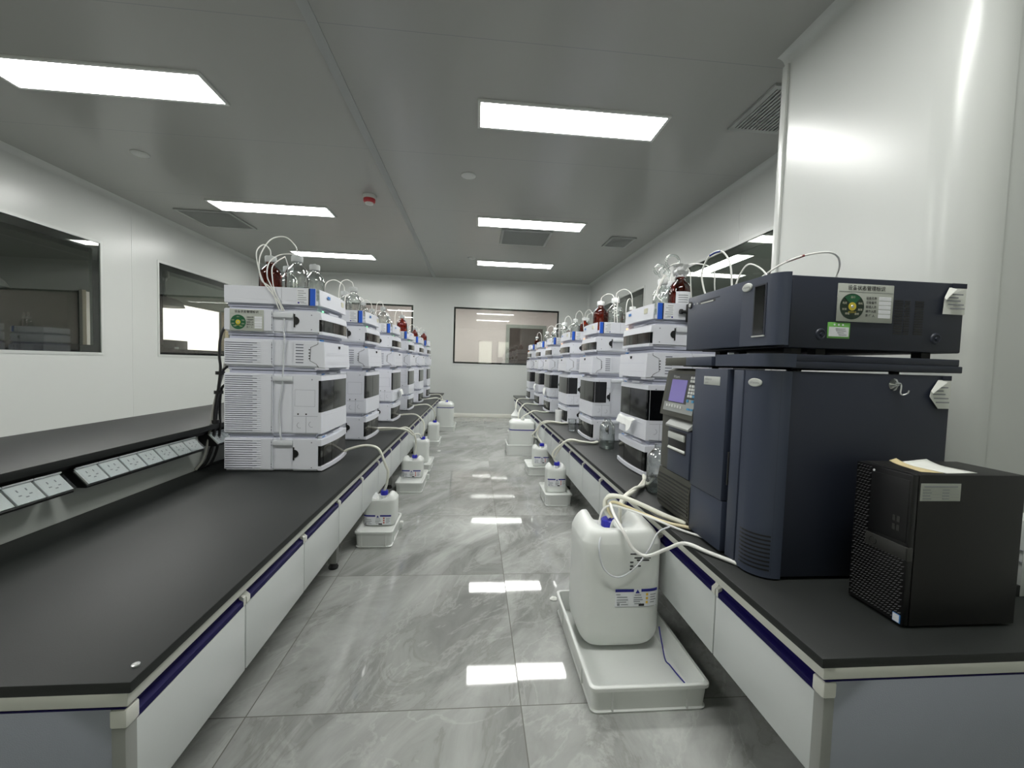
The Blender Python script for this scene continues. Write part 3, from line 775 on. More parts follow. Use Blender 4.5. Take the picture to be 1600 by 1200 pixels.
Z_PUMP, Z_SAMP, Z_COL, Z_DET, Z_TRAY = ZB, ZB+.185, ZB+.513, ZB+.678, ZB+.809
Z_TOP = Z_TRAY+.088
YL = [2.11, 2.95, 3.88, 4.80, 5.72, 6.62]
YR = [2.06, 3.05, 3.95, 4.90, 5.75, 6.72]
XFL, XFR = -.765, .895
PR = {}
for s in (-1, 1): PR[s] = [pump(s), sampler(s, s > 0), column_oven(s), detector(s), tray(s)]
ZS = [Z_PUMP, Z_SAMP, Z_COL, Z_DET, Z_TRAY]
KIND = [('bottom pump module with dark window', 'pump'), ('tall sampler module with big dark window', 'sampler'),
        ('column oven module with blank door', 'column oven'), ('flat detector module with window strip', 'detector'), ('top solvent tray with blue stripe', 'solvent tray')]
MOD = {}
for side, ys, xf, s in (('left', YL, XFL, -1), ('right', YR, XFR, 1)):
    for i, y in enumerate(ys):
        for k in range(5):
            o = PR[s][k] if i == 0 else dup(PR[s][k])
            o.location = (xf, y+W, ZS[k]); o.rotation_euler.z = 0 if s < 0 else PI
            st = ORD[i]+' white stack'
            tag(o, 'white %s, %s on the %s bench' % (KIND[k][0], st, side), KIND[k][1], '%ss of the white instrument stacks' % KIND[k][1])
            MOD[side, i, k] = o
status_plate(MOD['left', 0, 3], -D+.026, .004, -W, .155, .102)

# ------------------------------------------------------------------ bottles and tubing
def bottle(kind, x, y, z, label, sc=1., lab=None, fill=.0, lq='liquid', capm='cap_grey', rz=0):
    """laboratory bottle: shell, cap, optional liquid and paper label"""
    r = empty(kind+'_bottle', (x, y, z), rz)
    g = kind+'_glass'; P = [(.046, 0), (.05, .006), (.05, .128), (.047, .143), (.036, .160), (.022, .172), (.0195, .180), (.0195, .198)]
    mb = MB(); mb.lathe([(a*sc, b*sc) for a, b in P], g, 24); mb.build('glass', r, smooth=60)
    mb = MB(); mb.lathe([(a*sc, b*sc) for a, b in [(.0205, .187), (.0255, .188), (.026, .212), (.024, .216), (.008, .2165), (.007, .222)]], capm, 20); mb.build('cap', r)
    if fill:
        mb = MB(); mb.lathe([(a*sc, b*sc) for a, b in [(.043, .003), (.047, .009), (.047, fill*.13), (.001, fill*.13+.0005)]], lq, 20); mb.build('liquid', r, smooth=60)
    if lab:
        a0, a1, z0, z1 = lab; n = 8; R = .0508*sc
        mb = MB(); mb.rings([[(R*math.cos(a0+(a1-a0)*k/n), R*math.sin(a0+(a1-a0)*k/n), q*sc) for k in range(n+1)] for q in (z0, z1)], 'label_white', False, False)
        l = mb.build('paper_label', r)
        mb = MB(); R += .0006
        for q in (.75, .6, .45, .3):
            zz = z0+(z1-z0)*q
            mb.rings([[(R*math.cos(a0+(a1-a0)*(.15+.6*k/n)), R*math.sin(a0+(a1-a0)*(.15+.6*k/n)), (zz+e)*sc) for k in range(n+1)] for e in (-.002, .002)], 'ink_grey', False, False)
        mb.build('print', l)
    tag(r, label, 'bottle', 'solvent bottles on the instrument stacks'); return r
def tube(name, pts, rad, m, label, cat='tubing', group=None, n=8):
    mb = MB(); mb.tube(pts, rad, m, n)
    return tag(mb.build(name, smooth=60), label, cat, group)
ZT = Z_TRAY+TF+.0004
FR = (-2.6, -.6)                                # label arc facing the viewer
Y0 = YL[0]
bottle('amber', -1.03, Y0+.085, ZT, 'brown amber bottle on top of the nearest left stack', 1.03)
bottle('clear', -.90, Y0+.075, ZT, 'front clear glass bottle with grey cap on the nearest left stack', 1.06, fill=.55)
bottle('clear', -1.02, Y0+.255, ZT, 'clear bottle behind the amber one on the nearest left stack', .98, fill=.5)
bottle('clear', -.862, Y0+.20, ZT, 'rightmost clear bottle on the nearest left stack with a small white label', 1., (-2., -1.1, .03, .08), .6)
T = dict(group='solvent lines of the nearest left stack')
zc = ZT+.225
tube('solvent_tube', [(-.90, Y0+.075, zc+.006), (-.905, Y0+.07, zc+.05), (-.945, Y0+.05, zc+.088), (-1.0, Y0+.03, zc+.07), (-1.035, Y0+.015, zc+.01), (-1.045, Y0+.003, zc-.05), (-1.03, Y0-.006, Z_TOP+.03), (-.985, Y0-.009, Z_TOP-.01), (-.955, Y0-.009, Z_TRAY), (-.945, Y0-.004, Z_DET+.105)], .0028, 'tube_white', 'white tube in a high loop above the bottles of the nearest left stack', **T)
tube('solvent_tube', [(-1.03, Y0+.085, zc), (-1.03, Y0+.075, zc+.03), (-1.045, Y0+.045, zc+.045), (-1.06, Y0+.012, zc+.005), (-1.05, Y0, zc-.06), (-1.02, Y0-.007, Z_TOP+.02), (-.975, Y0-.0095, Z_TRAY+.05), (-.945, Y0-.0095, Z_TRAY+.005), (-.935, Y0-.004, Z_DET+.105)], .0028, 'tube_white', 'white tube from the amber bottle down the flank of the nearest left stack', **T)
tube('solvent_tube', [(-.90, Y0+.07, zc+.006), (-.93, Y0+.06, zc+.01), (-.975, Y0+.04, zc-.005), (-1.005, Y0+.012, zc-.05), (-1.005, Y0-.003, Z_TOP+.05), (-.985, Y0-.009, Z_TOP+.005), (-.952, Y0-.0095, Z_TRAY+.03), (-.932, Y0-.004, Z_DET+.106)], .0028, 'tube_white', 'white tube arching low from the front clear bottle on the nearest left stack', **T)
tube('solvent_tube', [(-1.02, Y0+.255, zc-.01), (-1.01, Y0+.2, zc+.02), (-.985, Y0+.12, zc+.005), (-.99, Y0+.02, zc-.06), (-.98, Y0-.003, Z_TOP+.03), (-.965, Y0-.009, Z_TOP-.03), (-.94, Y0-.0095, Z_TRAY+.01), (-.925, Y0-.004, Z_DET+.106)], .0025, 'tube_white', 'white tube from the rear clear bottle of the nearest left stack', **T)
tube('drain_tube', [(-.925, Y0-.0005, Z_DET+.07), (-.93, Y0+.0035, Z_DET+.01), (-.925, Y0-.0005, Z_COL+.14), (-.93, Y0+.003, Z_COL+.06), (-.928, Y0-.003, Z_COL+.004), (-.93, Y0-.004, Z_SAMP+.31), (-.935, Y0+.004, Z_SAMP+.24), (-.95, Y0+.004, Z_SAMP+.13), (-.945, Y0+.004, Z_SAMP+.03), (-.94, Y0-.004, Z_SAMP-.006), (-.935, Y0+.003, Z_PUMP+.148)], .004, 'clip_clear', 'translucent drain tube running down the flank of the nearest left stack', 'tubing')
# the other stacks: (side, stack, kind, dx from the front, dy, scale, description, options)
BOT = [
 ('left', 1, 'clear', -.10, .07, 1.05, 'front clear bottle with orange liquid', dict(fill=.35, lq='liquid_orange')),
 ('left', 1, 'clear', -.20, .20, 1., 'rear clear bottle', dict(fill=.4)),
 ('left', 1, 'clear', -.08, .26, .7, 'small clear bottle near the front edge', dict(fill=.4)),
 ('left', 2, 'clear', -.10, .08, 1., 'front clear bottle', dict(fill=.4)),
 ('left', 2, 'clear', -.22, .16, .95, 'rear clear bottle', dict(fill=.5)),
 ('left', 2, 'clear', -.09, .29, .7, 'small clear bottle', dict(fill=.3)),
 ('left', 3, 'amber', -.09, .09, 1.15, 'brown amber bottle with grey cap', {}),
 ('left', 4, 'amber', -.08, .09, .85, 'small brown amber bottle', {}),
 ('left', 4, 'clear', -.2, .2, 1., 'clear bottle', dict(fill=.4)),
 ('left', 5, 'amber', -.07, .12, .95, 'brown amber bottle', {}),
 ('left', 5, 'clear', -.15, .1, .95, 'clear bottle', dict(fill=.4)),
 ('right', 0, 'amber', -.17, .08, 1.12, 'brown amber bottle with white paper label', dict(lab=(-2.35, -.85, .045, .115), fill=.0, capm='cap_white')),
 ('right', 0, 'clear', -.115, .17, 1., 'front clear bottle', dict(fill=.4, capm='cap_white')),
 ('right', 0, 'clear', -.21, .28, 1.05, 'rear clear bottle', dict(fill=.4, capm='cap_white')),
 ('right', 1, 'amber', -.075, .19, 1.12, 'front brown amber bottle with white cap', dict(capm='cap_white')),
 ('right', 1, 'clear', -.17, .12, 1.2, 'large clear bottle with white label', dict(lab=(-2.6, -1.9, .02, .06), fill=.25, capm='cap_white')),
 ('right', 1, 'amber', -.32, .15, .95, 'rear brown amber bottle with white cap', dict(capm='cap_white')),
 ('right', 1, 'clear', -.25, .28, 1., 'rear clear bottle', dict(fill=.3, capm='cap_white')),
 ('right', 2, 'amber', -.16, .10, .95, 'brown amber bottle', dict(lab=(-2.3, -1., .015, .07), capm='cap_white')),
 ('right', 2, 'clear', -.08, .14, .9, 'front clear bottle', dict(fill=.4, capm='cap_white')),
 ('right', 2, 'clear', -.21, .2, 1., 'rear clear bottle', dict(fill=.3, capm='cap_white')),
 ('right', 3, 'clear', -.16, .08, 1.15, 'tall clear bottle with white label', dict(lab=(-2.4, -.9, .02, .07), fill=.5, lq='liquid_orange', capm='cap_white')),
 ('right', 3, 'clear', -.07, .2, .9, 'front clear bottle', dict(fill=.3, capm='cap_white')),
 ('right', 3, 'amber', -.24, .22, .9, 'brown amber bottle', dict(capm='cap_white')),
 ('right', 4, 'clear', -.10, .10, .95, 'clear bottle', dict(fill=.4, capm='cap_white')),
 ('right', 4, 'clear', -.2, .2, .95, 'rear clear bottle', dict(fill=.4, capm='cap_white')),
 ('right', 5, 'amber', -.1, .12, .9, 'brown amber bottle', dict(capm='cap_white')),
]
rnd = random.Random(3)
for side, i, kind, dx, dy, sc, desc, kw in BOT:
    xf, ys, sg = (XFL, YL, 1) if side == 'left' else (XFR, YR, -1)
    x, y = xf+sg*dx, ys[i]+dy
    bottle(kind, x, y, ZT, '%s on the %s %s bench stack' % (desc, ORD[i], side), sc, **kw)
    if side == 'right' and i == 0 and kind == 'amber': continue
    zt = ZT+.222*sc; h = rnd.uniform(.03, .075); e = sg*rnd.uniform(-.12, -.05) if dx > -.25 else sg*.1
    xe = x+e; ye = ys[i]+.012+rnd.uniform(0, .02)
    tube('solvent_tube', [(x, y, zt-.002), (x+e*.12, y-.004, zt+h*.7), (x+e*.5, (y+ye)/2, zt+h), (x+e*.9, ye+.01, zt+h*.3), (xe, ye, zt-.07), (xe+.01, ye, ZT+.05), (xe+.02, ye+.005, ZT+.004)], .003, 'tube_white',
         'white tube from the %s, %s %s bench stack' % (desc.split(' with')[0], ORD[i], side), group='solvent tubes above the stacks')
# foil wrapped neck and loose transparent loops on the near right amber bottle
xb, yb = XFR+.17, YR[0]+.08
mb = MB(); R = []
for z, rr in ((.192, .024), (.2, .032), (.215, .036), (.232, .03), (.245, .034), (.25, .012)):
    R.append([(xb+rr*1.1*(1+.16*math.sin(k*2.9+z*90))*math.cos(2*PI*k/18), yb+rr*1.1*(1+.16*math.sin(k*2.9+z*90))*math.sin(2*PI*k/18), ZT+z*1.12+.003*math.sin(k*1.7)) for k in range(18)])
mb.rings(R, 'silver'); tag(mb.build('foil_wrap'), 'crumpled foil over the neck of the near right amber bottle', 'foil')
for k, (cx, cy, cz, rr, lb) in enumerate([(-.03, .03, .302, .034, 'upper thick clear tube loop above the near right amber bottle'), (-.085, .06, .262, .026, 'small clear tube loop beside the near right amber bottle'), (-.05, .08, .25, .028, 'middle clear tube loop behind the near right amber bottle')]):
    P = [(xb+cx+rr*math.cos(a), yb+cy+.012*math.sin(a*.5), ZT+cz+rr*math.sin(a)) for a in [-.9+5.2*q/10 for q in range(11)]]
    tube('tubing_loop', P, .0065, 'clear_glass', lb, 'tubing', 'coiled clear tubing on the near right stack')
for k, (x0, dy, lb) in enumerate([(-.10, .0, 'left'), (-.085, .02, 'right')]):
    tube('solvent_tube', [(xb+x0+.045, yb+.06+dy, ZT+.235), (xb+x0+.01, yb+.03+dy, ZT+.2), (xb+x0-.03, yb+.0+dy, ZT+.12), (xb+x0-.055+.04*k, yb-.03+dy, ZT+.08)], .0035, 'tube_white', '%s white tube hanging beside the near right amber bottle' % lb, group='hanging tubes on the near right stack')
# black valve holder at the rear of the near right tray
r = empty('valve_holder', (1.082, YR[0]-.0015, Z_TRAY+.045)); tag(r, 'black cross shaped valve holder on the near right solvent tray', 'valve')
mb = MB(); mb.box(-.022, -.016, -.052, .022, -.001, .04, 'black_plastic', .004); mb.build('plate', r)
mb = MB(); mb.tube([(-.022, -.012, .0), (-.055, -.014, .0)], .008, 'black_plastic', 10); mb.lathe([(.013, -.058), (.013, -.046)], 'black_plastic', 12, (0, -.014, 0), 'x'); mb.build('spout', r)

# ------------------------------------------------------------------ waste cans, trays, hoses
def can(name, w, d, h, x, y, z, label, style='small', rz=0, group=None):
    """blow-moulded jerrycan: rounded box whose top has a valley holding cap and grip. y = front face"""
    r = empty(name, (x, y+d/2, z), rz)
    big = style == 'big'; n = 48
    def pt(s, a):                                   # superellipse outline
        c, q = math.cos(a), math.sin(a); e = 2/5.5
        return (s*w/2*abs(c)**e*(1 if c > 0 else -1), s*d/2*abs(q)**e*(1 if q > 0 else -1))
    R = []; rb = .36*h if big else .12*h
    for k in range(9):
        t = PI/2*k/8; R.append([(*pt(1-((.07 if big else rb*.55)/w)*2*(1-math.sin(t)), 2*PI*j/n), rb*.5*(1-math.cos(t))) for j in range(n)])
    hs = h*(.86 if big else .83 if style != 'plain' else .9)
    for q in (.3, .5, .7, .9, 1.): R.append([(*pt(1, 2*PI*j/n), rb*.5+(hs-rb*.5)*q) for j in range(n)])
    def top(px, py, s):
        u, v = px/(w/2), py/(d/2)
        s0 = .7 if big else .55; dome = hs+(h-hs)*(1-max(0, (s-s0)/(1-s0))**2.2) if s > s0 else h
        depth = (.13 if big else .24)*h if style != 'plain' else .05*h
        front = .42+.58/(1+math.exp(-(v+.5)*22)) if big else 1/(1+math.exp(-(v+.8)*12))
        val = math.exp(-(u/(.36 if big else .42))**4)*front
        if big:
            q = min(1, max(0, (v+.5)/.9)); q = q*q*(3-2*q)
            depth = h*(.03+.10*q); val = math.exp(-(u/.5)**6)/(1+math.exp(-(v+.66)*24))
            dome -= .05*h*(1-v)/2*min(1, (1-s)/.3)
        if style == 'plain': val = math.exp(-(u/.5)**4-(v/.6)**4)
        return dome-depth*val*(1-max(0, s-.8)*(1.5 if not big else 3.))
    for s in (.985, .955, .915, .87, .81, .74, .65, .55, .45, .35, .25, .15, .06, .01):
        ring = []
        for j in range(n):
            px, py = pt(s, 2*PI*j/n); ring.append((px, py, top(px, py, s)))
        R.append(ring)
    mb = MB(); mb.rings(R, 'can_white'); mb.build('body', r, smooth=70)
    zc = top(0, d*.16, .3)
    cr = .033 if big else .021
    if style == 'small': zc = h-.024
    yc = d*(.22 if big else .12); xc = 0 if big else .012
    tilt = {'small': .012, 'big': .018, 'plain': 0}[style]
    mb = MB(); ch = .03 if not big else .034
    mb.lathe([(cr*.8, -.034 if style == 'small' else -.012), (cr*.8, .004)], 'can_white', 20, (xc, yc, zc)); mb.build('spout', r)
    mb = MB(); m = 40
    R = []
    for z, q in ((.004, .98), (.006, 1), (ch-.004, 1), (ch, .9), (ch, .3)):
        R.append([(xc+cr*q*(1+(.05 if k % 2 and q == 1 else 0))*math.cos(2*PI*k/m), yc+cr*q*(1+(.05 if k % 2 and q == 1 else 0))*math.sin(2*PI*k/m), zc+z) for k in range(m)])
    mb.rings(R, 'cap_blue' if style != 'plain' or name == 'waste_can' else 'can_white'); mb.build('cap', r)
    if style != 'plain':
        hz = h*(.97 if not big else 1.0); y0, y1 = -d*.36, yc-cr*.9
        if big: P = [(.012, y0, top(0, y0, .3)-.008), (.01, y0+.02, hz-.04), (.006, 0, hz-.032), (.002, y1-.02, hz-.03), (0, y1, zc+.0)]
        else: P = [(-.014, y0, top(0, y0, .3)-.004), (-.014, y0+.012, hz-.022), (-.012, -.01, hz-.02), (-.01, y1, zc-.004)]
        mb = MB(); mb.tube(P, .0115 if big else .0075, 'can_white', 12); mb.build('handle', r, smooth=70)
    if style == 'band' or style == 'plain':
        pass
    return tag(r, label, 'jerrycan', group)
def can_band(r, w, d, z):
    n = 48; R = []
    for zz in (z-.006, z+.006):
        R.append([(1.006*w/2*abs(math.cos(a))**(2/5.5)*(1 if math.cos(a) > 0 else -1), 1.008*d/2*abs(math.sin(a))**(2/5.5)*(1 if math.sin(a) > 0 else -1), zz) for a in [2*PI*k/n for k in range(n)]])
    mb = MB(); mb.rings(R, 'label_blue', False); mb.build('blue_band', r)
def can_label(r, w, d, x0, x1, z0, z1, big):
    """printed label wrapped on the front face"""
    def X(u): return x0+(x1-x0)*u
    def Yf(x): return -d/2*(max(0, 1-min(.9999, abs(2*x/w))**5.5))**(1/5.5)-.0008
    def patch(mb, u0, u1, v0, v1, m, lift=0, n=10):
        xs = [X(u0+(u1-u0)*k/n) for k in range(n+1)]
        mb.rings([[(x, Yf(x)-lift, z0+(z1-z0)*v) for x in xs] for v in (v0, v1)], m, False, False)
    mb = MB(); patch(mb, 0, 1, 0, 1, 'label_white', 0, 24); l = mb.build('label', r)
    mb = MB()
    patch(mb, 0, .43, .84, 1, 'label_blue', .0006); patch(mb, .6, 1, .84, 1, 'label_blue', .0006)
    xm = X(.515); ym = Yf(xm)-.0008; zz = z0+(z1-z0)*.76; q = (z1-z0)*.18
    mb.faces([(xm-q*.7, ym, zz), (xm+q*.7, ym, zz), (xm, ym, zz+q*1.2)], [(0, 1, 2)], 'label_blue')
    hz = 'label_yellow' if big else 'label_red'
    for k in range(3): patch(mb, .715, .765, .62-.22*k, .76-.22*k, hz, .0006, 2)
    for u0, u1, v in [(.02, .12, .7), (.04, .28, .55), (.04, .3, .4), (.04, .26, .28), (.45, .6, .66), (.43, .62, .52), (.43, .64, .4), (.43, .58, .3), (.45, .6, .18), (.82, .96, .66), (.82, .94, .52), (.82, .96, .38), (.82, .92, .24), (.14, .3, .14)]:
        patch(mb, u0, u1, v-.025, v+.025, 'ink_grey', .0006, 4)
    patch(mb, .05, .11, .08, .22, 'ink_grey', .0006, 2); patch(mb, .55, .68, .05, .18, 'ink', .0006, 3)
    patch(mb, 0, 1, 0, .02, 'ink_grey', .0005)
    mb.build('print', l, smooth=0)
def crate(name, x0, y0, x1, y1, h, label, floor=.008, rib=True, lug=False):
    """moulded tray with flanged rim and base flange"""
    cx, cy = (x0+x1)/2, (y0+y1)/2; w, d = (x1-x0)/2, (y1-y0)/2
    def rr(ox, z, rad=.02):
        a, b = w-ox, d-ox; P = []
        for sx, sy, a0 in ((1, 1, 0), (-1, 1, PI/2), (-1, -1, PI), (1, -1, 1.5*PI)):
            for k in range(6):
                t = a0+PI/2*k/5; P.append((sx*(a-rad)+rad*math.cos(t), sy*(b-rad)+rad*math.sin(t), z))
        return P
    r = empty(name, (cx, cy, 0))
    prof = [(.012, .0), (.008, .0), (.006, .006), (.0105, .01), (.006, h-.012), (.0, h-.012), (0, h-.002), (.002, h), (.010, h), (.0115, h-.004), (.017, floor+.006), (.022, floor)]
    mb = MB(); mb.rings([rr(o, z) for o, z in prof], 'tray_white'); mb.build('shell', r, smooth=40)
    mb = MB()
    if rib:
        for sx in (-1, 1): mb.box(sx*w*.62-.0025, -d+.004, .008, sx*w*.62+.0025, -d+.012, h-.012, 'tray_white')
        for t in (-.5, .5):
            for sx in (-1, 1): mb.box(sx*(w-.012), t*d*1.1-.003, .008, sx*(w-.004), t*d*1.1+.003, h-.012, 'tray_white')
    mb.build('rib', r, smooth=0)
    if lug:
        mb = MB(); mb.box(w-.008, d-.05, .01, w+.012, d-.02, .05, 'tray_white', .004); mb.build('lug', r)
    return tag(r, label, 'tray')
crate('spill_tray', -.645, 2.315, -.435, 2.62, .092, 'white spill tray under the nearest small can of the left bench', .07, lug=True)
crate('spill_tray', -.612, 3.30, -.395, 3.72, .082, 'white spill tray under the second small can of the left bench', .066, lug=True)
crate('spill_tray', -.62, 3.95, -.40, 4.30, .07, 'white spill tray under the third can of the left bench', .055)
crate('spill_tray', -.63, 5.14, -.425, 5.50, .07, 'white spill tray under the fourth can of the left bench', .04)
crate('spill_tray', -.73, 6.35, -.295, 6.85, .07, 'white spill tray under the large farthest can of the left bench', .02)
crate('spill_tray', .365, 1.165, .742, 1.71, .085, 'big white spill tray on the floor at front right with a large can in it', .010)
crate('spill_tray', .535, 2.99, .742, 3.32, .092, 'white spill tray under the second can of the right bench', .07)
crate('spill_tray', .512, 3.84, .75, 4.16, .085, 'white spill tray under the third can of the right bench', .066)
crate('spill_tray', .378, 4.69, .77, 5.06, .125, 'deep white spill tray under the large can with blue line, right side', .05)
crate('spill_tray', .50, 5.9, .74, 6.2, .06, 'white spill tray at the far end of the right bench', .02)
G = 'waste cans along the benches'
c = can('waste_can', .186, .135, .182, -.542, 2.455, .0705, 'small white can with blue cap and label, nearest on the left floor', group=G); can_label(c, .186, .135, -.088, .070, .006, .066, False)
c = can('waste_can', .178, .135, .172, -.512, 3.50, .0665, 'small labelled white can with blue cap, second on the left floor', group=G); can_label(c, .178, .135, -.080, .074, .006, .066, False)
c = can('waste_can', .15, .13, .225, -.515, 4.08, .0555, 'plain narrow white can with blue cap, third on the left floor', 'plain', group=G)
c = can('waste_can', .142, .13, .245, -.511, 5.24, .0405, 'plain narrow white can with blue cap, fourth on the left floor', 'plain', group=G)
c = can('waste_can', .262, .24, .415, -.458, 6.46, .0205, 'large white can with blue line, farthest on the left floor', 'plain', group=G); can_band(c, .262, .24, .325)
c = can('waste_can', .300, .245, .462, .549, 1.415, .0105, 'large white waste can with blue cap in the big front tray', 'big', group=G); can_label(c, .300, .245, -.030, .130, .172, .238, True)
mb = MB()
for dx, z, ww in ((.03, .366, .045), (.045, .352, .06), (.055, .343, .045), (.03, .336, .012), (.03, .322, .012), (.05, .322, .02), (.03, .31, .01)):
    mb.box(dx-.01, -.1235, z-.0022, dx-.01+ww, -.1222, z+.0022, 'ink')
mb.build('ink_marks', c, smooth=0)
can_ = can('waste_can', .155, .13, .215, .640, 3.10, .0705, 'small labelled white can with blue cap, second on the right floor', group=G); can_label(can_, .155, .13, -.070, .068, .050, .108, False)
can_ = can('waste_can', .165, .13, .205, .655, 3.93, .0665, 'small labelled white can with tilted blue cap, third on the right floor', group=G); can_label(can_, .165, .13, -.072, .074, .032, .094, False)
c = can('jerrycan', .30, .22, .35, .560, 4.76, .0505, 'large white can with blue line and white cap, right side', 'plain', group=G); can_band(c, .30, .22, .235)
r = empty('funnel_bottle', (.597, 6.03, .0205)); tag(r, 'white plastic bottle with cone top at far right floor', 'bottle')
mb = MB(); mb.lathe([(.055, 0), (.06, .01), (.06, .27), (.05, .29)], 'can_white', 24); mb.build('body', r)
mb = MB(); mb.lathe([(.064, .262), (.066, .28), (.02, .345), (.012, .372)], 'can_white', 24); mb.build('cone', r)

HG = 'white waste hoses draped over the benches'
def hose(pts, label, rad=.0075, m='hose_white', g=HG): return tube('waste_hose', pts, rad, m, label, 'hose', g, 10)
zh = ZB+.010
xl = XFL+.045
hose([(xl-.032, 2.46, ZB+.022), (-.715, 2.465, ZB+.042), (-.63, 2.48, ZB+.06), (-.555, 2.48, ZB+.04), (-.515, 2.49, ZB-.06), (-.505, 2.51, .38), (-.515, 2.53, .30), (-.53, 2.538, .255)], 'white hose from the nearest left stack into the nearest small can')
hose([(xl-.034, 3.28, ZB+.035), (-.70, 3.3, ZB+.035), (-.60, 3.32, ZB+.03), (-.53, 3.36, ZB+.01), (-.50, 3.45, .44), (-.515, 3.72, .40), (-.52, 4.0, .35), (-.515, 4.155, .29)], 'white hose from the second left stack crossing to the third can')
hose([(xl-.034, 3.29, ZB+.025), (-.70, 3.31, ZB+.02), (-.60, 3.36, ZB+.022), (-.54, 3.42, ZB+.02), (-.49, 3.50, .42), (-.49, 3.56, .32), (-.5, 3.583, .238)], 'lower white hose from the second left stack into the second can')
hose([(xl-.034, 4.22, ZB+.02), (-.68, 4.22, ZB+.03), (-.58, 4.2, ZB+.03), (-.51, 4.18, ZB-.03), (-.495, 4.17, .38), (-.508, 4.162, .29)], 'white hose from the third left stack into the third can')
hose([(xl-.034, 5.14, ZB+.02), (-.66, 5.16, ZB+.035), (-.57, 5.2, ZB+.03), (-.51, 5.25, ZB-.04), (-.495, 5.3, .36), (-.51, 5.32, .292)], 'white hose from the fourth left stack into the fourth can')
hose([(xl-.034, 6.05, ZB+.02), (-.66, 6.1, ZB+.03), (-.56, 6.25, ZB+.03), (-.48, 6.45, .455), (-.45, 6.59, .436)], 'white hose from the fifth left stack into the large far can')
hose([(xl-.034, 6.95, ZB+.02), (-.62, 6.98, ZB+.03), (-.56, 6.98, ZB+.005), (-.54, 6.98, .40), (-.535, 6.98, .30)], 'short white hose from the farthest left stack over the bench edge')
xr = XFR-.04
hose([(xr+.02, 2.02, ZB+.011), (.78, 1.86, ZB+.015), (.70, 1.74, ZB+.022), (.625, 1.66, ZB+.012), (.598, 1.62, .44), (.598, 1.60, .40)], 'white hose from the nearest right stack bending down over the bench edge')
hose([(xr+.02, 2.05, ZB+.011), (.80, 1.87, ZB+.012), (.71, 1.76, ZB+.028), (.63, 1.69, ZB+.0), (.607, 1.64, .43), (.588, 1.605, .405)], 'second white hose beside the first from the nearest right stack')
hose([(xr+.05, 2.96, ZB+.012), (.86, 2.92, ZB+.012), (.77, 2.92, ZB+.022), (.69, 2.98, ZB+.02), (.625, 3.07, .42), (.607, 3.14, .36), (.637, 3.17, .30), (.652, 3.181, .29)], 'white hose from the second right stack into the second can')
hose([(xr+.05, 2.98, ZB+.012), (.86, 2.94, ZB+.010), (.77, 2.94, ZB+.012), (.68, 2.99, ZB+.012), (.636, 3.07, .40), (.622, 3.14, .33), (.65, 3.175, .29)], 'second white hose from the second right stack into the second can')
hose([(xr+.04, 3.93, ZB+.012), (.83, 3.9, ZB+.016), (.74, 3.92, ZB+.026), (.66, 3.98, ZB+.01), (.61, 4.05, .40), (.585, 4.12, .34), (.635, 4.19, .30)], 'white hose from the third right stack over the third can')
hose([(xr+.04, 3.95, ZB+.012), (.82, 3.92, ZB+.010), (.74, 3.96, ZB+.012), (.655, 4.03, ZB-.02), (.625, 4.06, .36), (.655, 4.03, .297), (.667, 4.01, .292)], 'second white hose from the third right stack into its can')
hose([(xr+.02, 4.86, ZB+.012), (.80, 4.82, ZB+.014), (.69, 4.80, ZB+.026), (.62, 4.82, ZB-.01), (.57, 4.87, .425), (.558, 4.89, .40)], 'white hose from the fourth right stack into the large can with blue line')
hose([(xr+.02, 5.72, ZB+.012), (.80, 5.7, ZB+.022), (.69, 5.68, ZB+.026), (.62, 5.62, .44), (.585, 5.5, .38), (.585, 5.45, .30)], 'white hose from the fifth right stack hanging over the bench edge')
hose([(xr+.02, 6.68, ZB+.012), (.76, 6.62, ZB+.022), (.66, 6.4, ZB+.02), (.612, 6.15, .44), (.6, 6.06, .40), (.597, 6.035, .385)], 'white hose from the farthest right stack into the cone topped bottle')

# tissues, cup and glassware on the right bench
def tissue(x, y, z, w, h, label, sgn=-1, seed=0, drop=.6):
    """paper tissue draped over a door lip: top part lies back, lower part hangs in folds"""
    rn = random.Random(seed); n, m = 16, 12; R = []; ph = rn.uniform(0, 6)
    for i in range(m+1):
        t = i/m; ring = []
        for k in range(n+1):
            u = k/n; fold = .005*math.sin(u*9+ph)+.003*math.sin(u*19+ph*2+t*3)
            hang = (.12, .7, 1., .72, .55, .62, .5, .45); q = min(u*7, 6.999); edge = hang[int(q)]+(hang[int(q)+1]-hang[int(q)])*(q-int(q))
            zz = z-h*t*edge; out = .0055+.012*t+fold*(t+.2)
            if t < .12: out = .004*t
            ring.append((x+sgn*max(.0015, out), y+w*(u-.5)*(1-.12*t), zz+.0025*math.sin(u*9+ph)*(1-t)))
        R.append(ring)
    mb = MB(); mb.rings(R, 'tissue', False, False); o = mb.build('tissue', fix=False, smooth=60)
    sm = o.modifiers.new('thick', 'SOLIDIFY'); sm.thickness = .001
    return tag(o, label, 'tissue', 'white tissues stuck on the sampler fronts')
tissue(XFR-.034, YR[0]+.215, Z_SAMP+.103, .26, .085, 'crumpled white tissue on the sampler of the nearest right stack', seed=2)
tissue(XFR-.034, YR[3]+.2, Z_SAMP+.095, .17, .10, 'white tissue on the sampler of the fourth right stack', seed=5)
tissue(XFR-.034, YR[4]+.2, Z_SAMP+.10, .2, .10, 'white tissue on the sampler of the fifth right stack', seed=9)
tissue(XFL+.034, YL[2]+.26, Z_SAMP+.10, .2, .09, 'white tissue on the sampler of the third left stack', 1, 4)
mb = MB(); mb.lathe([(.029, 0), (.031, .002), (.034, .125), (.032, .126), (.029, .006), (.001, .005)], 'cap_white', 24)
tag(mb.build('cup', loc=(.828, 4.04, ZB+.0004)), 'white plastic cup standing on the right bench worktop', 'cup')
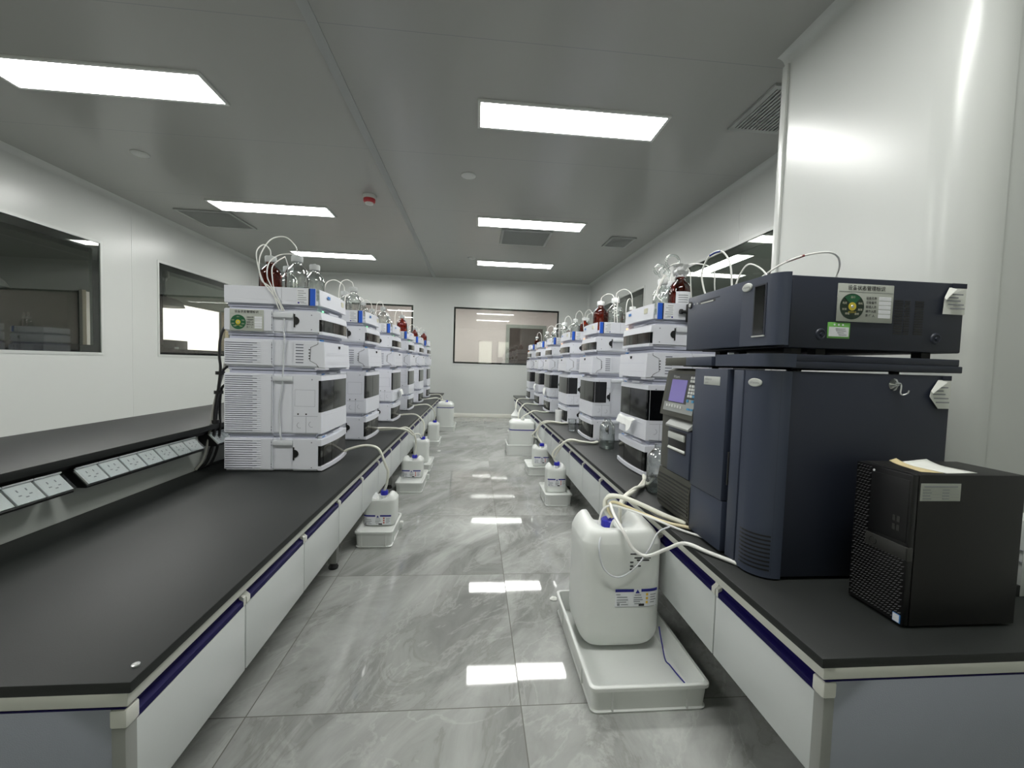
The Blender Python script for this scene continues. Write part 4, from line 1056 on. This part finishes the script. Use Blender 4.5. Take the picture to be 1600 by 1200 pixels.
mb = MB(); mb.lathe([(.034, 0), (.036, .003), (.036, .10), (.039, .104)], 'clear_glass', 24)
tag(mb.build('beaker', loc=(.85, 3.55, ZB+.0004)), 'glass beaker between the second and third right stacks', 'beaker')
def jar(x, y, sc, label):
    r = empty('glass_jar', (x, y, ZB+.0004))
    mb = MB(); mb.lathe([(a*sc, b*sc) for a, b in [(.05, 0), (.055, .006), (.055, .15), (.05, .17), (.035, .19), (.025, .2), (.025, .22)]], 'clear_glass', 24); mb.build('glass', r, smooth=60)
    mb = MB(); mb.lathe([(a*sc, b*sc) for a, b in [(.05, .004), (.051, .05), (.001, .0505)]], 'liquid', 20); mb.build('liquid', r, smooth=60)
    tag(r, label, 'jar')
jar(.845, 1.81, 1.0, 'clear glass jar on the bench between the navy instrument and the nearest right stack')
jar(.92, 2.80, .95, 'clear glass jar on the bench beside the second right stack')
# cables behind the nearest left stack
xq = XFL-D
CG = 'black and white cables behind the nearest left stack'
for k, (m, rad, P, lb) in enumerate([
    ('cable_black', .006, [(xq, 2.2, 1.20), (xq-.03, 2.18, 1.19), (xq-.045, 2.16, 1.13), (xq-.045, 2.15, 1.04), (xq-.04, 2.15, .98), (xq-.05, 2.15, .88), (xq-.065, 2.15, .78), (xq-.07, 2.15, .67), (xq-.075, 2.14, .58), (xq-.10, 2.13, .51), (xq-.128, 2.12, ZB+.007)], 'black cable leaving the detector of the nearest left stack'),
    ('cable_black', .007, [(xq, 2.24, 1.02), (xq-.025, 2.22, 1.0), (xq-.045, 2.17, .96), (xq-.058, 2.165, .86), (xq-.07, 2.165, .74), (xq-.08, 2.16, .62), (xq-.1, 2.15, .53), (xq-.125, 2.14, ZB+.008)], 'black cable leaving the column oven of the nearest left stack'),
    ('cable_black', .006, [(xq, 2.22, .91), (xq-.025, 2.2, .905), (xq-.05, 2.18, .88), (xq-.06, 2.18, .80), (xq-.06, 2.18, .68), (xq-.068, 2.17, .58), (xq-.09, 2.16, .51), (xq-.12, 2.16, ZB+.007)], 'black cable leaving the sampler of the nearest left stack'),
    ('cable_grey', .006, [(xq, 2.26, 1.17), (xq-.02, 2.24, 1.15), (xq-.03, 2.2, 1.06), (xq-.05, 2.18, .94), (xq-.075, 2.16, .80), (xq-.085, 2.14, .66), (xq-.10, 2.12, .54), (xq-.126, 2.1, ZB+.007)], 'pale cable running down with the black ones behind the nearest left stack'),
    ('tube_white', .005, [(xq, 2.25, 1.05), (xq-.02, 2.23, 1.06), (xq-.038, 2.2, 1.02), (xq-.02, 2.21, .97), (xq-.0, 2.25, .965)], 'white looped cable behind the nearest left column oven'),
    ('cable_black', .004, [(xq, 2.2, .53), (xq-.03, 2.19, .525), (xq-.06, 2.17, .515), (xq-.1, 2.15, .5), (xq-.12, 2.13, ZB+.006)], 'thin black cable from the pump of the nearest left stack')]):
    tube('cable', P, rad, m, lb, 'cable', CG)
for z, dx, dy, lb in ((.955, -.047, 2.16, 'uppermost'), (.86, -.056, 2.163, 'middle'), (.715, -.074, 2.163, 'lowest')):
    mb = MB(); mb.lathe([(.02, -.008), (.02, .008)], 'cable_black', 14, (xq+dx, dy, z))
    tag(mb.build('cable_wrap'), '%s black wrap on the cable bundle behind the nearest left stack' % lb, 'cable wrap')

# ------------------------------------------------------------------ navy instrument on the right bench
def front_piece(pts, z0, z1, m, name, parent, smooth=40):
    mb = MB(); mb.prism(pts, 'z', z0, z1, m); return mb.build(name, parent, smooth=smooth)
def arc_corner(xf, yl, yr, r, xb):
    """plan of a front panel at x = xf from y = yl to a rounded near corner ending at y = yr"""
    P = [(xb, yl), (xf, yl)]
    P += [(xf+r-r*math.cos(PI/2*k/8), yr+r-r*math.sin(PI/2*k/8)) for k in range(9)]
    return P+[(xb, yr)]
def badge(parent, x, y, z, nx):
    """oval silver maker's badge on a front facing -X, tilted with the surface"""
    n = Vector(nx).normalized(); u = Vector((n.y, -n.x, 0)); c = Vector((x, y, z)); up = Vector((0, 0, 1))
    R = []
    for s, t in ((1, 0), (1, .003), (.86, .0048), (.02, .0052)):
        R.append([c+n*t+u*(.021*s*math.cos(2*PI*k/32))+up*(.0115*s*math.sin(2*PI*k/32)) for k in range(32)])
    mb = MB(); mb.rings(R, 'silver_plate'); b = mb.build('badge', parent)
    mb = MB(); mb.text('Waters', .0095, c-up*.003, -u if (-u).cross(up).dot(n) > 0 else u, up, 'ink_grey', .0055, 'CENTER'); mb.build('badge_lettering', b, smooth=0)
SY = 1.03
base = empty('separations_module', (0, 0, 0)); tag(base, 'large navy instrument base with small screen and keypad on the right bench', 'lab instrument')
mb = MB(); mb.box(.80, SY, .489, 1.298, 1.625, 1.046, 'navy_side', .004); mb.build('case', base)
mb = MB()
for x in (.87, 1.23):
    for y in (1.09, 1.56): mb.lathe([(.022, 0), (.02, .0095)], 'rubber', 14, (x, y, ZB))
mb.build('foot', base)
o = front_piece(arc_corner(.760, 1.117, 1.026, .066, .83), .486, 1.045, 'navy_case', 'corner_door', base)
mb = MB()
for k in range(9):
    z = .505+k*.0115
    mb.rings([[(.760+.066-(.0665)*math.cos(PI/2*q/8)-.0005, 1.026+.066-(.0665)*math.sin(PI/2*q/8)-.0005, z+e) for q in range(-1, 7)] for e in (0, .0048)], 'black_plastic', False, False)
mb.build('vent_slot', o, smooth=0)
badge(o, .7645, 1.077, 1.012, (-1, -.25, 0))
mb = MB(); mb.box(.757, 1.119, .492, .80, 1.163, 1.045, 'navy_case', .002); mb.build('side_door', base)
mb = MB(); mb.box(.755, 1.1632, .70, .775, 1.17, .80, 'black_plastic', .001); mb.build('door_grip', base)
mb = MB(); mb.box(.752, 1.187, .646, .80, 1.372, 1.047, 'navy_case', .002); o = mb.build('sample_door', base)
mb = MB(); mb.box(.7505, 1.222, .995, .7525, 1.312, 1.022, 'silver_plate', .0008); p = mb.build('name_plate', o)
mb = MB(); mb.text('Alliance', .012, (.7503, 1.304, 1.010), (0, -1, 0), (0, 0, 1), 'ink_grey', .0004); mb.text('e2695', .008, (.7503, 1.304, .999), (0, -1, 0), (0, 0, 1), 'ink_grey', .0004); mb.build('plate_lettering', p, smooth=0)
mb = MB(); mb.box(.756, 1.187, .489, .80, 1.372, .6435, 'navy_case', .002); mb.build('lower_door', base)
# console with screen and keypad: leans back towards the top
mb = MB(); mb.prism([(.80, .862), (.750, .862), (.752, .882), (.778, 1.036), (.80, 1.046)], 'y', 1.3735, 1.624, 'olive_case'); con = mb.build('console', base)
e0, e1 = Vector((.7525, 0, .885)), Vector((.7772, 0, 1.031)); up = (e1-e0).normalized(); nr = Vector((-up.z, 0, up.x))
def con_box(mb, y0, y1, v0, v1, t0, t1, m):
    P = [e0+up*v+nr*t+Vector((0, y, 0)) for t in (t0, t1) for y, v in ((y0, v0), (y1, v0), (y1, v1), (y0, v1))]
    mb.faces(P, [(0,1,2,3),(4,5,6,7),(0,1,5,4),(1,2,6,5),(2,3,7,6),(3,0,4,7)], m)
mb = MB(); con_box(mb, 1.376, 1.60, -.004, .142, 0, .0015, 'console'); con_box(mb, 1.376, 1.60, -.004, .03, .0015, .002, 'console_light'); con_box(mb, 1.376, 1.432, .028, .05, .0015, .0019, 'console_light'); fp = mb.build('fascia', con, smooth=0)
mb = MB(); con_box(mb, 1.452, 1.568, .034, .119, .0015, .003, 'screen'); mb.build('screen', con, smooth=0)
for row, z in enumerate([.124, .112, .094, .082, .070, .058, .040]):
    for col in range(3):
        if row == 6 and col == 1: continue
        mb = MB(); y = 1.430-col*.0175-.0; blue = row == 6 or (row == 5 and col == 2)
        con_box(mb, y-.0125, y, z, z+.009, .0018, .0045, 'key_blue' if blue else 'key_white'); mb.build('key', con, smooth=0)
for k in range(6):
    mb = MB(); y = 1.575-k*.0215; con_box(mb, y-.011, y, .012, .022, .0018, .0045, 'key_white'); mb.build('key', con, smooth=0)
mb = MB(); con_box(mb, 1.40, 1.418, .012, .019, .0018, .004, 'key_blue'); con_box(mb, 1.378, 1.394, .012, .019, .0018, .004, 'key_blue'); mb.build('key', con, smooth=0)
mb = MB(); mb.text('Waters', .016, e0+up*.125+Vector((0, 1.566, 0)), (0, -1, 0), up, 'silver_plate', .0022); mb.build('console_lettering', con, smooth=0)
mb = MB(); mb.box(.762, 1.374, .652, .80, 1.624, .8605, 'olive_case', .002); mb.build('drawer_surround', base)
mb = MB(); mb.prism([(.762, .834), (.738, .826), (.738, .832), (.757, .851), (.762, .851)], 'y', 1.376, 1.545, 'console_light'); mb.build('shelf_lip', base)
mb = MB(); mb.box(.748, 1.376, .655, .7625, 1.540, .825, 'navy_case', .003); dr = mb.build('drawer', base)
mb = MB(); mb.box(.7465, 1.402, .735, .7485, 1.532, .815, 'black_plastic', .001); mb.build('grip_recess', dr)
mb = MB(); mb.box(.740, 1.406, .782, .7475, 1.528, .806, 'silver_plate', .003); mb.build('drawer_handle', dr)
mb = MB(); mb.prism([(.7478, .742), (.742, .742), (.742, .746), (.7478, .752)], 'y', 1.404, 1.530, 'silver_plate'); mb.build('grip_edge', dr)
mb = MB(); mb.prism([(.80, .49), (.765, .49), (.755, .51), (.752, .60), (.760, .648), (.80, .648)], 'y', 1.374, 1.624, 'olive_case'); gr = mb.build('lower_grille', base)
mb = MB()
for k in range(9):
    z = .512+k*.0135; x = .7545 if z < .52 else .7522 if z < .6 else .7522+(z-.6)*.165
    mb.box(x-.0012, 1.380, z, x+.006, 1.618, z+.0062, 'black_plastic')
mb.build('vent_slot', gr, smooth=0)

plate = empty('solvent_shelf', (0, 0, 0)); tag(plate, 'flat navy shelf plate lying between the navy base and the detector above', 'instrument shelf')
mb = MB(); mb.box(.83, SY-.003, 1.0535, 1.325, 1.61, 1.072, 'navy_side', .002); mb.box(.83, SY, 1.072, 1.318, 1.605, 1.091, 'navy_side', .002); mb.build('tray', plate)
front_piece(arc_corner(.757, 1.262, 1.022, .06, .835), 1.056, 1.091, 'navy_case', 'front_lip', plate)
mb = MB(); mb.box(.757, 1.285, 1.056, .83, 1.45, 1.086, 'navy_case', .002); mb.build('front_lip', plate)
mb = MB(); mb.box(.757, 1.4503, 1.056, .83, 1.612, 1.086, 'olive_case', .002); mb.build('front_lip', plate)
mb = MB()
for x in (.9, 1.2):
    for y in (1.1, 1.5): mb.lathe([(.012, 1.0465), (.012, 1.054)], 'rubber', 12, (x, y, 0))
mb.build('foot', plate)

det = empty('detector', (0, 0, 0)); tag(det, 'navy detector box on top of the navy instrument with round green sign', 'lab instrument')
DZ0, DZ1 = 1.108, 1.297
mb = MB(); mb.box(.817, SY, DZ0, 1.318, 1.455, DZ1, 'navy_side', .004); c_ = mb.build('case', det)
mb = MB(); mb.box(.79, 1.045, DZ0+.004, .817, 1.45, DZ1-.004, 'black_plastic'); mb.build('recess', det, smooth=0)
mb = MB()
for x in (.86, .93, 1.245):
    for y in (1.07, 1.40): mb.box(x-.014, y-.014, 1.0915, x+.014, y+.014, DZ0+.002, 'rubber')
mb.build('foot', det, smooth=0)
bz = front_piece(arc_corner(.757, 1.146, .999, .034, .791), 1.112, 1.297, 'navy_case', 'bezel', det)
mb = MB(); mb.box(.7555, 1.042, 1.138, .7575, 1.092, 1.276, 'navy_side'); mb.box(.7548, 1.048, 1.143, .7557, 1.087, 1.272, 'window_dark'); mb.build('cell_window', bz, smooth=0)
mb = MB(); mb.box(.754, 1.042, 1.1355, .7575, 1.092, 1.139, 'silver_plate'); mb.build('window_sill', bz, smooth=0)
badge(bz, .7572, 1.122, 1.277, (-1, 0, 0))
mb = MB(); mb.box(.762, 1.1475, 1.112, .792, 1.463, 1.300, 'navy_case', .003); fd = mb.build('front_door', det)
mb = MB(); mb.lathe([(.0125, 0), (.0125, -.003), (.009, -.0035)], 'black_plastic', 24, (.762, 1.444, 1.272), 'x'); mb.lathe([(.007, -.0034), (.0065, -.0045)], 'silver', 18, (.762, 1.444, 1.272), 'x'); mb.build('power_button', fd)
mb = MB()
for y in (1.418, 1.398): mb.lathe([(.003, 0), (.0025, -.001)], 'silver', 10, (.762, y, 1.272), 'x')
mb.box(.7612, 1.29, 1.266, .7622, 1.385, 1.272, 'console'); mb.box(.7608, 1.30, 1.2665, .7614, 1.375, 1.2705, 'silver_plate'); mb.box(.7612, 1.265, 1.274, .7622, 1.38, 1.277, 'navy_side'); mb.build('indicator', fd, smooth=0)
status_plate(det, .944, 1.181, SY-.0005, .160, .1, True)
p = kids(det)[-1]
mb = MB(); mb.box(.922, SY-.0016, 1.136, .986, SY-.0005, 1.178, 'sticker_green', .0005); st = mb.build('green_sticker', det); st['label'] = 'green and white calibration sticker'
mb = MB(); mb.box(.926, SY-.0024, 1.141, .982, SY-.0016, 1.166, 'label_white'); mb.build('white_field', st, smooth=0)
mb = MB()
for k in range(3): mb.lathe([(.0026, -.0001), (.0026, -.0008)], 'label_white', 10, (.941+k*.012, SY-.0014, 1.172), 'y')
for k, (a, b) in enumerate([(.944, .972), (.946, .974), (.95, .968), (.954, .976)]): mb.box(a, SY-.0028, 1.1605-.0052*k, b, SY-.0023, 1.162-.0052*k, 'ink_grey')
mb.build('print', st, smooth=0)
mb = MB()
for c, (a, b) in enumerate([(1.112, 1.136), (1.141, 1.157), (1.172, 1.197)]):
    for k in range(14): mb.box(a, SY-.0006, 1.153+k*.0067, b, SY+.001, 1.157+k*.0067, 'black_plastic')
mb.build('cooling_slot', c_, smooth=0)
for x in (.905, 1.240):
    mb = MB(); mb.lathe([(.016, 0), (.014, -.003), (.011, -.0035), (.009, -.002), (.001, -.002)], 'navy_side', 24, (x, SY, 1.145), 'y'); mb.lathe([(.005, -.002), (.004, -.006)], 'navy_side', 12, (x, SY, 1.145), 'y'); mb.build('bolt_boss', c_)

# papers taped to the instrument, suction hook
def note(x, z, w, h, label, cut):
    r = empty('paper_note', (x, SY-.001, z)); tag(r, label, 'note')
    mb = MB()
    P = [(cut*.55, h), (w, h), (w, 0), (cut*.6 if cut > .04 else 0, 0), (0, h*.42 if cut > .04 else 0), (cut*.1, h*.62)]
    n = len(P); V = [(a, -.0009-.004*(1-a/w)*(1-b/h)-.002*math.sin(b/h*3), b) for a, b in P]
    mb.faces(V+[(a, b+.0005, c) for a, b, c in V], [tuple(range(n)), tuple(range(2*n-1, n-1, -1))]+[(i, (i+1) % n, n+(i+1) % n, n+i) for i in range(n)], 'paper'); pp = mb.build('sheet', r, smooth=0)
    mb = MB(); V = [(cut*.55, -.002, h), (cut*.9, -.010, h*.93), (cut*.12, -.008, h*.52), (cut*.1, -.004, h*.62)]
    mb.faces(V, [(0, 1, 2, 3)], 'paper'); mb.build('folded_corner', r, smooth=0)
    mb = MB()
    for q, a, b in ((.74, .35, .8), (.62, .2, .6), (.5, .15, .7), (.36, .2, .85), (.22, .3, .9)):
        mb.box(w*a, -.0062, h*q-.0016, w*b, -.0052, h*q+.0016, 'ink_grey')
    mb.build('print', pp, smooth=0)
    mb = MB(); mb.box(cut*.8, -.0016, h-.001, w+.001, -.0002, h+.012, 'tape_blue' if False else 'deep_blue'); mb.build('tape', r, smooth=0)
note(1.248, 1.212, .070, .072, 'white paper note taped at the rear top corner of the navy detector', .035)
note(1.228, .956, .066, .078, 'folded white paper note taped on the flank of the navy base', .05)
r = empty('suction_hook', (1.128, SY-.0005, 1.018)); tag(r, 'clear suction hook on the flank of the navy instrument base', 'hook')
mb = MB(); mb.lathe([(.017, 0), (.014, -.003), (.006, -.008), (.004, -.010)], 'clear_glass', 24, ax='y'); mb.build('suction_cup', r)
mb = MB(); mb.tube([(-.006, -.0095, .004), (.006, -.0105, .003), (.008, -.011, -.008), (.007, -.011, -.022), (.012, -.013, -.027), (.02, -.018, -.022), (.022, -.02, -.014)], .0018, 'silver', 8); mb.build('wire_hook', r)

# tubes above the detector
DG = 'white tubes looping above the navy detector'
ZD = 1.2985
mb = MB(); mb.box(.82, 1.30, ZD-.0005, .87, 1.41, ZD+.004, 'black_plastic', .001); tag(mb.build('tube_guide'), 'black rubber strip on the navy detector where the tubes enter', 'tube guide')
tube('loop_tube', [(.83, 1.455, ZD+.002), (.822, 1.47, ZD+.04), (.815, 1.475, ZD+.10), (.82, 1.44, ZD+.15), (.832, 1.39, ZD+.155), (.842, 1.352, ZD+.11), (.846, 1.34, ZD+.04), (.846, 1.34, ZD+.005)], .0032, 'tube_white', 'tall white tube loop with blue mark above the navy detector', group=DG)
tube('tube_mark', [(.8205, 1.438, ZD+.1515), (.826, 1.415, ZD+.156), (.832, 1.39, ZD+.1552)], .0037, 'tape_blue', 'blue tape mark on the tall tube loop', 'tape')
tube('loop_tube', [(.85, 1.335, ZD+.005), (.86, 1.32, ZD+.06), (.872, 1.295, ZD+.09), (.885, 1.25, ZD+.065), (.89, 1.215, ZD+.022), (.885, 1.205, ZD+.002)], .0026, 'tube_white', 'low white tube arch above the navy detector', group=DG)
tube('loop_tube', [(.845, 1.31, ZD+.005), (.88, 1.27, ZD+.03), (.93, 1.23, ZD+.075), (.985, 1.20, ZD+.10), (1.06, 1.185, ZD+.108), (1.12, 1.22, ZD+.08), (1.14, 1.28, ZD+.003)], .0028, 'tube_white', 'white tube with red mark running right above the navy detector', group=DG)
tube('tube_mark', [(.945, 1.2215, ZD+.0845), (.985, 1.20, ZD+.1003)], .0036, 'tape_red', 'red tape mark on the rightward tube', 'tape')
tube('loop_tube', [(.85, 1.34, ZD+.003), (.855, 1.31, ZD+.012), (.865, 1.26, ZD+.012), (.88, 1.20, ZD+.014), (.885, 1.19, ZD+.002)], .0028, 'tube_white', 'short white tube lying on top of the navy detector', group=DG)
# drain tubes from the navy instrument to the large can
BG = 'tubes bundled into the large front can'
cap = (.553, 1.592)
for k, (m, rad, P, lb) in enumerate([
    ('hose_white', .008, [(.546, 1.585, .445), (.53, 1.60, .475), (.535, 1.605, .515), (.575, 1.575, .533), (.64, 1.52, .522), (.70, 1.46, .503), (.762, 1.40, .492)], 'thick white tube arching from the large can to the navy base'),
    ('hose_white', .007, [(.550, 1.600, .445), (.537, 1.615, .49), (.55, 1.615, .525), (.60, 1.585, .528), (.66, 1.53, .514), (.72, 1.46, .498), (.77, 1.41, .490)], 'second thick white tube arching from the large can'),
    ('hose_cream', .006, [(.556, 1.585, .445), (.54, 1.59, .48), (.555, 1.585, .508), (.60, 1.545, .502), (.65, 1.49, .492), (.70, 1.42, .4885), (.765, 1.37, .4882)], 'yellowish tube from the large can to the navy base'),
    ('tube_white', .004, [(.50, 1.585, .40), (.515, 1.59, .47), (.545, 1.575, .497), (.60, 1.53, .497), (.66, 1.45, .493), (.72, 1.36, .487), (.775, 1.29, .4862)], 'thin white tube crossing the bench edge to the navy base'),
    ('tube_white', .006, [(.556, 1.60, .455), (.54, 1.57, .505), (.53, 1.49, .49), (.54, 1.415, .458), (.565, 1.385, .41), (.605, 1.36, .395), (.65, 1.305, .445), (.68, 1.25, .487), (.72, 1.18, .4885), (.775, 1.095, .488)], 'white tube slung in front of the large can to the corner door'),
    ('clip_clear', .003, [(.50, 1.56, .41), (.47, 1.45, .44), (.45, 1.405, .40), (.47, 1.402, .33), (.52, 1.400, .30), (.58, 1.402, .33), (.63, 1.40, .40), (.66, 1.40, .46), (.70, 1.39, .487)], 'thin clear tube hanging in a curve on the front of the large can')]):
    tube('drain_tube', P, rad, m, lb, group=BG)
tube('string', [(.700, 1.44, .09), (.697, 1.405, .05), (.695, 1.37, .015), (.70, 1.345, .0135), (.705, 1.30, .0135), (.712, 1.25, .0135), (.704, 1.215, .0135)], .0022, 'label_blue', 'blue string lying in the big front tray beside the can', 'string')

# ------------------------------------------------------------------ computer tower
pc = empty('computer_tower', (0, 0, 0)); tag(pc, 'black computer tower with papers on top at the near end of the right bench', 'computer')
PX, PY0, PY1, PZ0, PZ1 = .958, .818, .955, ZB+.005, .827
mb = MB(); mb.box(PX+.016, PY0, PZ0, 1.236, PY1, PZ1, 'tower_black', .002); mb.build('case', pc)
mb = MB(); mb.box(PX, PY0+.001, PZ0, PX+.016, PY1-.001, PZ1-.001, 'tower_face', .003); fb = mb.build('front_bezel', pc)
mb = MB()
for x in (PX+.03, 1.21):
    for y in (PY0+.02, PY1-.02): mb.box(x-.01, y-.008, ZB, x+.01, y+.008, PZ0+.002, 'rubber')
mb.build('foot', pc, smooth=0)
mb = MB()
for k in range(44):
    z = PZ0+.012+k*.0075
    for j in range(16):
        y = PY0+.008+j*.0078+(.0039 if k % 2 else 0)
        if y > PY1-.008: continue
        if z > .640 and y < PY0+.095: continue
        P = [(PX-.0003, y-.003, z+.0022), (PX-.0003, y+.0032, z-.0004), (PX-.0022, y+.0032, z-.0024), (PX-.0022, y-.003, z+.0002)]
        mb.faces(P, [(0, 1, 2, 3)], 'mesh_glint')  # pale slanted facets: the grille's glints are put into their colour
mb.build('grille', fb, smooth=0)
mb = MB(); mb.box(PX-.003, PY0-.0015, .634, PX+.002, PY0+.098, .664, 'tower_band', .001); mb.box(PX-.003, PY0-.0018, .634, PX+.010, PY0+.002, .664, 'tower_band', .001); bd = mb.build('band', fb)
mb = MB(); mb.tube([(PX-.0032, PY0+.078+.0085*math.cos(2*PI*k/20), .649+.0085*math.sin(2*PI*k/20)) for k in range(21)], .0006, 'tower_face', 5, 0, False); mb.build('emblem_ring', bd)
mb = MB(); mb.box(PX-.0012, PY0+.006, .672, PX+.001, PY0+.094, .812, 'black_plastic', .001)
mb.build('upper_panel', fb)
mb = MB()
for y, z in ((.024, .70), (.024, .72), (.034, .70), (.034, .72)): mb.box(PX-.002, PY0+y-.003, z-.007, PX-.001, PY0+y+.003, z+.006, 'tower_band')
mb.build('port', fb, smooth=0)
mb = MB(); mb.lathe([(.003, 0), (.0025, -.001)], 'label_white', 10, (PX, PY0+.09, .815), 'x'); mb.build('lamp', fb)
mb = MB(); mb.box(PX-.0015, PY0+.005, PZ0+.003, PX-.0002, PY0+.022, PZ0+.022, 'logo_blue'); mb.box(PX-.002, PY0+.007, PZ0+.004, PX-.0014, PY0+.021, PZ0+.021, 'label_white'); mb.build('sticker', fb, smooth=0)
mb = MB(); mb.box(.977, PY0-.0007, .769, 1.074, PY0, .808, 'sign_grey'); al = mb.build('asset_label', pc, smooth=0); al['label'] = 'pale printed asset label'
mb = MB(); mb.box(.985, PY0-.0012, .800, 1.066, PY0-.0006, .8025, 'ink_grey')
for k in range(4):
    z = .794-k*.0066; mb.box(.982, PY0-.0012, z-.001, 1.0+.003*(k % 2), PY0-.0006, z+.001, 'ink_grey'); mb.box(1.03, PY0-.0012, z-.001, 1.046, PY0-.0006, z+.001, 'ink_grey'); mb.box(.982, PY0-.0011, z-.0034, 1.07, PY0-.0006, z-.003, 'ink_grey')
mb.build('print', al, smooth=0)
def sheet(pts, m, label):
    n = 10; R = []
    (ax, ay), (bx, by), (cx, cy), (dx, dy) = pts
    for i in range(n+1):
        t = i/n; lift = .0012+.010*max(0, (t-.55)/.45)**2
        R.append([(ax+(bx-ax)*u+t*(dx-ax+((cx-dx)-(bx-ax))*u), ay+(by-ay)*u+t*(dy-ay+((cy-dy)-(by-ay))*u), PZ1+lift*(1-.6*u)) for u in (0, .25, .5, .75, 1)])
    mb = MB(); mb.rings(R, m, False, False); o = mb.build('paper_sheet', smooth=60, fix=False)
    sm = o.modifiers.new('thick', 'SOLIDIFY'); sm.thickness = .0007; sm.offset = 1
    tag(o, label, 'paper')
sheet([(1.135, .835), (1.055, .832), (1.045, .925), (1.12, .93)], 'paper', 'curled white paper sheet lying on top of the computer tower')
sheet([(1.046, .832), (1.006, .845), (1.03, .94), (1.0435, .935)], 'paper_tan', 'tan and white paper slip on the computer tower beside the white sheet')

# small white flecks on the floor
def fleck(x, y, s, label):
    mb = MB(); rn = random.Random(int(x*1000)); P = [(s*(.7+.5*rn.random())*math.cos(2*PI*k/7), .7*s*(.7+.5*rn.random())*math.sin(2*PI*k/7), .001+.012*rn.random()) for k in range(7)]
    mb.faces(P+[(0, 0, .012)], [(k, (k+1) % 7, 7) for k in range(7)], 'paper'); tag(mb.build('white_fleck', loc=(x, y, .0005), smooth=0, fix=False), label, 'fleck')
fleck(-.405, 4.88, .03, 'small white scrap on the floor beside the left cans')
fleck(.372, 1.78, .02, 'tiny white scrap on the floor behind the big front tray')

# ------------------------------------------------------------------ camera
yaw, pitch, roll = (math.radians(a) for a in (5.0406, 2.6606, 1.7691))
f = Vector((math.sin(yaw)*math.cos(pitch), math.cos(yaw)*math.cos(pitch), -math.sin(pitch)))
r0 = Vector((math.cos(yaw), -math.sin(yaw), 0)); u0 = r0.cross(f)
rr = math.cos(roll)*r0+math.sin(roll)*u0; uu = -math.sin(roll)*r0+math.cos(roll)*u0
M = Matrix((rr, uu, -f)).transposed().to_4x4(); M.translation = (0, 0, 1.04)
cam = bpy.data.cameras.new('camera'); cam.sensor_width = 36; cam.lens = 650.25/1600*36; cam.clip_start = .02
co = bpy.data.objects.new('camera', cam); C.objects.link(co); co.matrix_world = M
sc = bpy.context.scene; sc.camera = co
vs = sc.view_settings; vs.view_transform = 'Standard'; vs.look = 'None'; vs.gamma = 1; vs.use_curve_mapping = False
vs.exposure = 1.12
